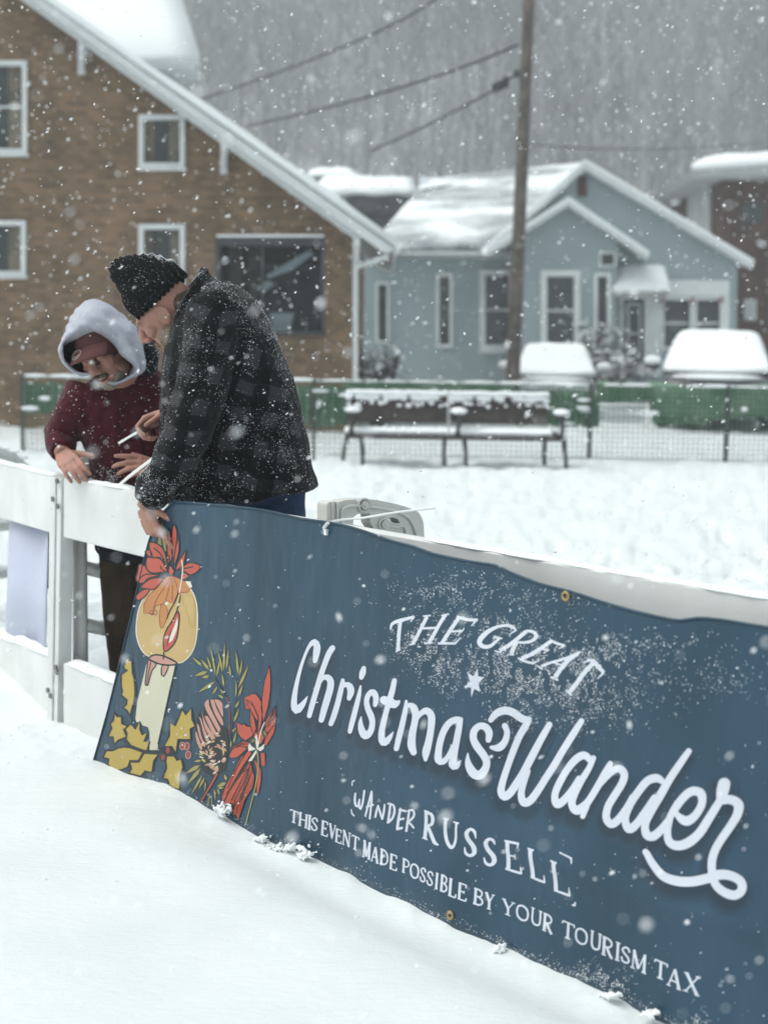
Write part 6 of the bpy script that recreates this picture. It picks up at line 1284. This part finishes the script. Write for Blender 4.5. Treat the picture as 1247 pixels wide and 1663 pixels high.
    m.tube([at(331, 450, 4.65), at(318, 462, 4.58), at(303, 486, 4.53), at(291, 515, 4.52), at(284, 540, 4.53)], [(.034, .016), (.036, .017), (.036, .016), (.030, .014), (.016, .010)], 14, flat=(.5, 0, .86)); m.tube([at(331, 450, 4.65), at(330, 449, 4.73), at(318, 466, 4.8)], [(.03, .016)] * 3, 12)
    def folds(co):
        d = garment(.0085, 6.5, 50, (1.2, 1, .55))(co) + garment(.004, 19, 57)(co)
        x, z = co[:, 0], co[:, 2]; return d + .007 * np.sin((x * .75 + z) * 34 + 3 * fbm(co * 5, 2, 70)) * np.exp(-((z - .98) / .13) ** 2)
    jk = union('jacket', m, M['plaid'], root, .0065, 3, folds)
    specks('snow_dusting', jk, 7500, (.0005, .0013), jk, 1.3, 8, 11.0, -.22)
    specks('snow_dusting', jk, 700, (.0010, .0026), jk, 1.0, 9, 16.0, -.05)
    cuff = specks('snow_dusting', jk, 1500, (.0005, .0014), jk, .8, 10, 20.0, -.4, lambda c: np.exp(-(((c - np.array(at(245, 800, 4.38))) ** 2).sum(1)) / .007))
    m = MB()
    for k in range(4):      # patch pocket seam on the side, raised cord
        pass
    # trousers and boots
    m = MB()
    for sx, kx in ((372, 0), (446, 1)):
        hip = at(sx, 795, 4.68); kn = at(sx + 8, 985, 4.65 + .03 * kx); an = Vector((kn.x + .02, 4.75, .10)); m.tube([hip + Vector((0, 0, .05)), hip, hip.lerp(kn, .5), kn, kn.lerp(an, .6), an], [.10, .105, .092, .078, .068, .066], 16)
    m.ell(at(408, 785, 4.68), ((.17, 0, 0), (0, .14, 0), (0, 0, .10)), 18, 10); union('jeans', m, M['jeans'], root, .008, 3, garment(.005, 14, 81))
    for sx, kx in ((380, 0), (454, 1)):
        kn = at(sx, 985, 4.65 + .03 * kx); b = MB(); a0 = Vector((kn.x + .02, 4.75, 0)); b.rings([[a0 + Vector((-.09 + (.16 * rx) * math.cos(t), -.02 + .055 * rx * math.sin(t), z)) for t in [2 * math.pi * k / 16 for k in range(16)]] for z, rx in ((g0 - .02, .98), (g0 + .04, 1.0), (g0 + .09, .8), (g0 + .13, .45))]); mk('boot', b, M['boot'], root, smooth=True)
    return root
plaid_man()

def hooded_man():
    ft = at(215, 1150, 5.35); root = empty('person', (ft.x, 5.35, 0), 'person in a maroon fleece and grey hood reaching over the white barricade', 'person', 'people fixing the banner')
    g0 = gz(ft.x, 5.35); mb = MB(); hc = at(166, 571, 5.07)
    P, f, s, u = head(mb, hc, (-.20, -.85, -.45), (-.43, -.36, .80))
    mb.tube([P(-.02, 0, -.06), P(-.05, 0, -.10), at(200, 628, 5.28)], [.062, .06, .075], 14)
    mb.rings([ringpx((150, 640), (255, 620), 5.3, .09), ringpx((135, 690), (270, 680), 5.3, .12), ringpx((155, 780), (280, 780), 5.32, .12), ringpx((165, 880), (280, 880), 5.34, .13)])
    for sx, ax in ((203, 208), (262, 268)):
        hip = at(sx, 860, 5.35); kn = at(sx, 985, 5.28); an = at(ax, 1118, 5.4); mb.tube([hip, kn, an], [.085, .058, .045], 12); mb.ell(an + Vector((-.02, -.07, -.05)), ((.05, 0, 0), (0, .13, 0), (0, 0, .045)), 12, 8)
    wr = on2(103, 738, -.005); el = at(98, 708, 5.24); mb.tube([at(138, 640, 5.28), el, wr], [.058, .045, .029], 12)
    D = on2(132, 776, -.06) - wr
    hand(mb, wr + D.normalized() * .004, D, (.15, .55, -.45), (.80, .1, .55), ((.25, .40, .30), (.28, .42, .3), (.30, .42, .3), (.32, .45, .3)), (.75, .25), 1.02, .45)
    wr2 = at(266, 764, 4.98); mb.tube([at(268, 645, 5.3), at(300, 728, 5.14), wr2], [.058, .045, .029], 12)
    hand(mb, wr2, at(214, 753, 4.92) - wr2, (.2, .75, -.55), (.1, .2, .95), ((.12, .2, .15), (.35, .4, .3), (.45, .5, .3), (.5, .5, .3)), (.9, .5), .98, .5)
    union('body', mb, M['skin'], root, .0038, 2)
    # face details: eyes, mouth, moustache and beard stubble
    m = MB(); m.tube([P(.084, -.030, -.058), P(.093, -.016, -.065), P(.096, 0, -.068), P(.093, .016, -.065), P(.084, .030, -.058)], [.002, .0042, .005, .0042, .002], 8); mk('mouth', m, M['lip'], root, smooth=True)
    m = MB(); m.ell(P(.058, 0, -.098), (f * .032, s * .036, u * .026), 16, 8); m.ell(P(.040, .040, -.082), (f * .034, s * .020, u * .026), 12, 8); m.ell(P(.040, -.040, -.082), (f * .034, s * .020, u * .026), 12, 8)
    union('beard', m, M['beard_grey'], root, .005, 1, garment(.003, 100, 15))
    m = MB()
    for q in (-1, 1): m.ell(P(.094, q * .015, -.050), (f * .010, s * .019, u * .0065), 10, 6)
    mk('moustache', m, M['hair'], root, smooth=True)
    # cap under the hood
    m = MB(); m.ell(P(-.012, 0, .030), (f * .103, s * .082, u * .097), 24, 14); capo = mk('cap', m, M['capred'], root, smooth=True)
    nu, nv = 18, 8; vs = []
    def brim(a, v): return P(.078 * math.sqrt(max(0, 1 - .55 * a * a)) + .072 * v * (1 - .30 * a * a), .080 * a, .070 - .022 * a * a - .022 * v)
    for side_ in (0, 1):
        for j in range(nv + 1):
            for i in range(nu + 1): vs.append(brim(-1 + 2 * i / nu, j / nv) - u * (.004 * side_))
    K = (nu + 1) * (nv + 1); fs = []
    for j in range(nv):
        for i in range(nu): p = j * (nu + 1) + i; q = (p, p + 1, p + nu + 2, p + nu + 1); fs += [q, tuple(K + t for t in reversed(q))]
    per = [i for i in range(nu + 1)] + [j * (nu + 1) + nu for j in range(1, nv + 1)] + [nv * (nu + 1) + i for i in range(nu - 1, -1, -1)] + [j * (nu + 1) for j in range(nv - 1, 0, -1)]
    for a_, b_ in zip(per, per[1:] + per[:1]): fs.append((b_, a_, K + a_, K + b_))
    m = MB(); m.add(vs, fs); bo = mk('brim', m, M['capred'], capo, smooth=True)
    c0 = brim(-.24, .52); e1 = (brim(-.14, .52) - brim(-.34, .52)).normalized(); e2 = (brim(-.24, .62) - brim(-.24, .42)).normalized(); nn = e1.cross(e2).normalized(); nn = nn if nn.dot(u) > 0 else -nn
    m = MB()
    for rad_, t0, t1 in ((.0215, 0, 6.283), (.012, .25, 2.9)):
        pts = [c0 + nn * .004 + (e1 * math.cos(t) + e2 * math.sin(t)) * rad_ for t in np.linspace(t0, t1, 28)]; m.tube(pts, .0012, 6)
    mk('round_sticker', m, M['cap_sticker'], bo, smooth=True)
    # hood
    zr_ = 7.335
    rim = [(135, 640), (175, 575), (250, 540), (350, 518), (520, 513), (680, 538), (790, 590), (860, 690), (940, 770), (1015, 835), (960, 930), (850, 1010), (720, 1038), (640, 958), (520, 915), (380, 935), (250, 860), (150, 740)]
    sil = [(122, 640), (170, 540), (220, 410), (270, 280), (320, 190), (400, 105), (510, 38), (640, 68), (780, 168), (900, 258), (1012, 370), (1075, 470), (1115, 600), (1152, 870), (1000, 968), (850, 1045), (720, 1055), (640, 970), (520, 928), (380, 947), (220, 842), (138, 750)]
    def byangle(loop, c, n=56):
        L = catmull(loop, 12, True); an = np.array([math.atan2(y - c[1], x - c[0]) for x, y in L]); ra = np.array([math.hypot(x - c[0], y - c[1]) for x, y in L]); o = np.argsort(an); an, ra = an[o], ra[o]
        th = np.linspace(-math.pi, math.pi, n, endpoint=False); r = np.interp(th, np.concatenate([an - 2 * math.pi, an, an + 2 * math.pi]), np.concatenate([ra, ra, ra]))
        return np.stack([c[0] + r * np.cos(th), c[1] + r * np.sin(th)], 1)
    Rm = byangle(rim, (600, 745)); Sl = byangle(sil, (600, 600)); Sl2 = byangle(sil, (600, 600)); rings = []
    th = np.linspace(-math.pi, math.pi, 56, endpoint=False)
    def loop3(q, Y, k=1.0): return [at(80 + x / zr_, 480 + y / zr_, Y + .12 * k * min(1, max(0, (y - 760) / 200))) for x, y in q]
    C = np.array([600, 600])
    for t, Y in ((0, 5.015), (.04, 5.005), (.22, 4.975), (.45, 4.955), (.7, 4.985), (.88, 5.05), (1.0, 5.14)): rings.append(loop3(Rm * (1 - t) + Sl * t, Y, 1 - t))
    for k, Y in ((.97, 5.24), (.85, 5.31), (.6, 5.36), (.25, 5.38)): rings.append(loop3(C + (Sl - C) * k, Y, 0))
    m = MB(); n = 56; V = [p for rg in rings for p in rg]; Fs = []
    for i in range(len(rings) - 1):
        for k in range(n): a, b = i * n + k, i * n + (k + 1) % n; Fs.append((a, b, b + n, a + n))
    Fs.append(tuple(range((len(rings) - 1) * n, len(rings) * n))); m.add(V, Fs); hd = mk('hood', m, M['hoodgrey'], root, smooth=True)
    bake(hd, [('SUBSURF', dict(levels=2, render_levels=2))]); hd.data.update()
    zz = at(165, 540, 5.1)
    wrinkle(hd, lambda co: .007 * fbm((co - np.array(zz)) * np.array([8, 8, 22]), 2, 44) + .002 * (1 - 2 * np.abs(fbm((co - np.array(zz)) * np.array([16, 16, 34]), 2, 46))) + .0035 * np.sin(((co - np.array(zz)) @ np.array([.35, 0, .94])) * 150 + 4 * fbm(co * 11, 2, 45)) * np.exp(-((co[:, 2] - zz.z - .03) / .05) ** 2))
    bake(hd, [('SOLIDIFY', dict(thickness=.007, offset=0.0))])
    m = MB(); pts = [p for p in rings[1]]; m.tube(pts + [pts[0]], .0036, 8); mk('hood_hem', m, M['hoodgrey'], hd, smooth=True); specks('snow_dusting', hd, 160, (.0012, .0028), hd, 1.0, 14)
    # dark collar at the right of the hood
    m = MB(); m.tube([at(226, 536, 5.26), at(236, 552, 5.2), at(243, 575, 5.16), at(243, 596, 5.16), at(233, 608, 5.16)], [(.035, .03), (.045, .035), (.048, .035), (.042, .032), (.025, .02)], 14); c = union('collar', m, M['dark_cloth'], root, .007, 3, garment(.004, 22, 61)); specks('snow_dusting', c, 160, (.0012, .0028), c, .7, 15)
    # fleece
    m = MB(); m.rings([ringpx((165, 610), (225, 597), 5.25, .07), ringpx((128, 628), (258, 602), 5.28, .12), ringpx((116, 655), (280, 640), 5.3, .155), ringpx((126, 700), (288, 690), 5.3, .165), ringpx((146, 740), (292, 736), 5.3, .165), ringpx((154, 785), (292, 780), 5.3, .165), ringpx((156, 868), (292, 866), 5.32, .16), ringpx((160, 872), (288, 870), 5.32, .15)])
    m.tube([at(140, 640, 5.26), at(118, 676, 5.2), el, el.lerp(wr, .5), el.lerp(wr, .86)], [.088, .076, .066, .058, .046], 18); m.tube([at(268, 645, 5.28), at(300, 728, 5.14), at(276, 762, 5.0)], [.09, .07, .05], 16)
    fl = union('fleece', m, M['maroon'], root, .0065, 3, lambda co: garment(.010, 8, 23, (1.1, 1, .6))(co) + garment(.003, 24, 29)(co)); specks('snow_dusting', fl, 520, (.001, .0026), fl, .8, 16, 14, -.4)
    specks('snow_dusting', fl, 260, (.0008, .0022), fl, .5, 17, 40, -.1, lambda c: np.exp(-(((c - np.array(at(168, 772, 5.14))) / np.array([.045, .06, .022])) ** 2).sum(1)))
    m = MB(); m.rings([ringpx((157, 868), (294, 866), 5.32, .166), ringpx((158, 888), (294, 890), 5.32, .170), ringpx((170, 905), (292, 908), 5.32, .165), ringpx((172, 905), (288, 906), 5.32, .15)]); union('shirt_hem', m, M['dark_cloth'], root, .007, 2, garment(.006, 14, 38))
    m = MB()
    for sx, ax, k in ((204, 207, 1), (262, 268, 1)):
        m.tube([at(sx, 850, 5.34), at(sx, 900, 5.33), at(sx - 1, 985, 5.29), at(ax - 2, 1060, 5.36), at(ax, 1112, 5.4)], [.105, .10, .084, .070, .062], 16)
    m.ell(at(235, 860, 5.34), ((.15, 0, 0), (0, .13, 0), (0, 0, .10)), 16, 10); union('trousers', m, M['brown_pants'], root, .008, 3, garment(.007, 13, 71, (1, 1, .6)))
    for ax in (208, 268):
        a0 = at(ax, 1118, 5.4); b = MB(); b.rings([[Vector((a0.x - .01 + .052 * rx * math.cos(t), a0.y - .07 + .15 * rx * math.sin(t), z)) for t in [2 * math.pi * k / 16 for k in range(16)]] for z, rx in ((g0 - .02, .98), (g0 + .04, 1.0), (g0 + .09, .8), (g0 + .13, .5))]); mk('boot', b, M['boot'], root, smooth=True)
hooded_man()

# ------------------------------------------------------------------ nylon ties
def tie(pts, label, r=(.0042, .0022), headpt=None):
    P = [at(x, y, Y) for x, y, Y in pts]; Q = []
    L = catmull([tuple(p) for p in P], .012); m = MB(); m.tube(L, [r] * len(L), 8, flat=(0, 0, 1))
    if headpt is not None: h = P[headpt]; m.obox(h, (.006, 0, 0), (0, .005, 0), (0, 0, .008))
    tag(mk('cable_tie', m, M['tie'], None, smooth=False), label, 'cable tie', 'white nylon cable ties')
tie([(262, 686, 4.66), (245, 692, 4.68), (220, 704, 4.72), (193, 720, 4.78)], 'white nylon tie pinched in the fist of the plaid jacket')
tie([(262, 734, 4.46), (240, 751, 4.60), (215, 770, 4.76), (190, 791, 4.88)], 'long white nylon tie slanting down to the barricade top beside the jacket sleeve', (.0062, .0026))
b0 = bpt(530, 862, .006); tq = tuple(b0)
def tie3():
    p = [bpt(531, 864, .005), bpt(529, 857, .008), bpt(537, 849, .012)] + [at(x, y, Y) for x, y, Y in ((556, 844, 3.97), (590, 841, 4.02), (632, 834, 4.06), (668, 829, 4.10), (706, 825, 4.14))]
    L = catmull([tuple(q) for q in p], .012); m = MB(); m.tube(L, [(.0052, .0024)] * len(L), 8, flat=(0, 0, 1)); m.obox(p[0], BU * .005, BN * .004, Vector((0, 0, .008)))
    tag(mk('cable_tie', m, M['tie'], None), 'white nylon tie through the banner edge, its tail sticking out over the plastic leg', 'cable tie', 'white nylon cable ties')
tie3()

# ------------------------------------------------------------------ falling snow
def falling():
    V = []; Fc = []; o = 0; r = np.random.default_rng(77); N = 11500
    for k in range(N):
        t = r.random()
        z = 1.25 + 1.4 * r.random() if t < .05 else (2.6 + 4.6 * r.random() if t < .42 else 6.5 + 14 * r.random() ** .8)
        px = -250 + r.random() * 1750; py = -200 + r.random() * 1950; c = at(px, py, z)
        if c.z < .03: continue
        s = .0013 + .0030 * r.random() ** 2.2
        if z < 2.6: s = .0016 + .0032 * r.random() ** 2
        if z > 6: s = (.0030 + .0050 * r.random() ** 1.4) * (1 + .9 * min(1, max(0, (z - 8.5) / 3)))
        d = Vector((.78, .2, .45)) + Vector(r.normal(size=3) * .45); d.normalize(); a = d.orthogonal().normalized(); b = d.cross(a); w = [1.5 if z < 7 else 1.1, .6 + .5 * r.random(), .6 + .5 * r.random()]
        V += [c + d * s * w[0] * (.7 + .6 * r.random()), c - d * s * w[0] * (.7 + .6 * r.random()), c + a * s * w[1], c - a * s * w[1] * (.6 + .6 * r.random()), c + b * s * w[2], c - b * s * w[2]]
        for i in (2, 3):
            for j in (4, 5): Fc += [(o, o + i, o + j), (o + 1, o + j, o + i)]
        o += 6
    m = MB(); m.v = V; m.f = Fc; m.m = [0] * len(Fc); tag(mk('falling_snow', m, M['flake'], None), 'countless white snowflakes falling through the air', 'snowflakes', kind='stuff')
falling()

# ------------------------------------------------------------------ haze: the snowy air
def haze():
    m = bpy.data.materials.new('snowy_air'); m.use_nodes = True; t = m.node_tree; t.nodes.remove(t.nodes['Principled BSDF'])
    v = t.nodes.new('ShaderNodeVolumePrincipled'); v.inputs['Color'].default_value = (.86, .89, .92, 1); v.inputs['Density'].default_value = HAZE; v.inputs['Anisotropy'].default_value = .2
    t.links.new(v.outputs[0], t.nodes['Material Output'].inputs['Volume'])
    b = MB(); b.box(-290, -290, -1.6, 290, 290, 112); tag(mk('haze', b, m, None), 'pale snowy air fading the far hill', 'haze', kind='stuff')
HAZE = 0.0024
haze()
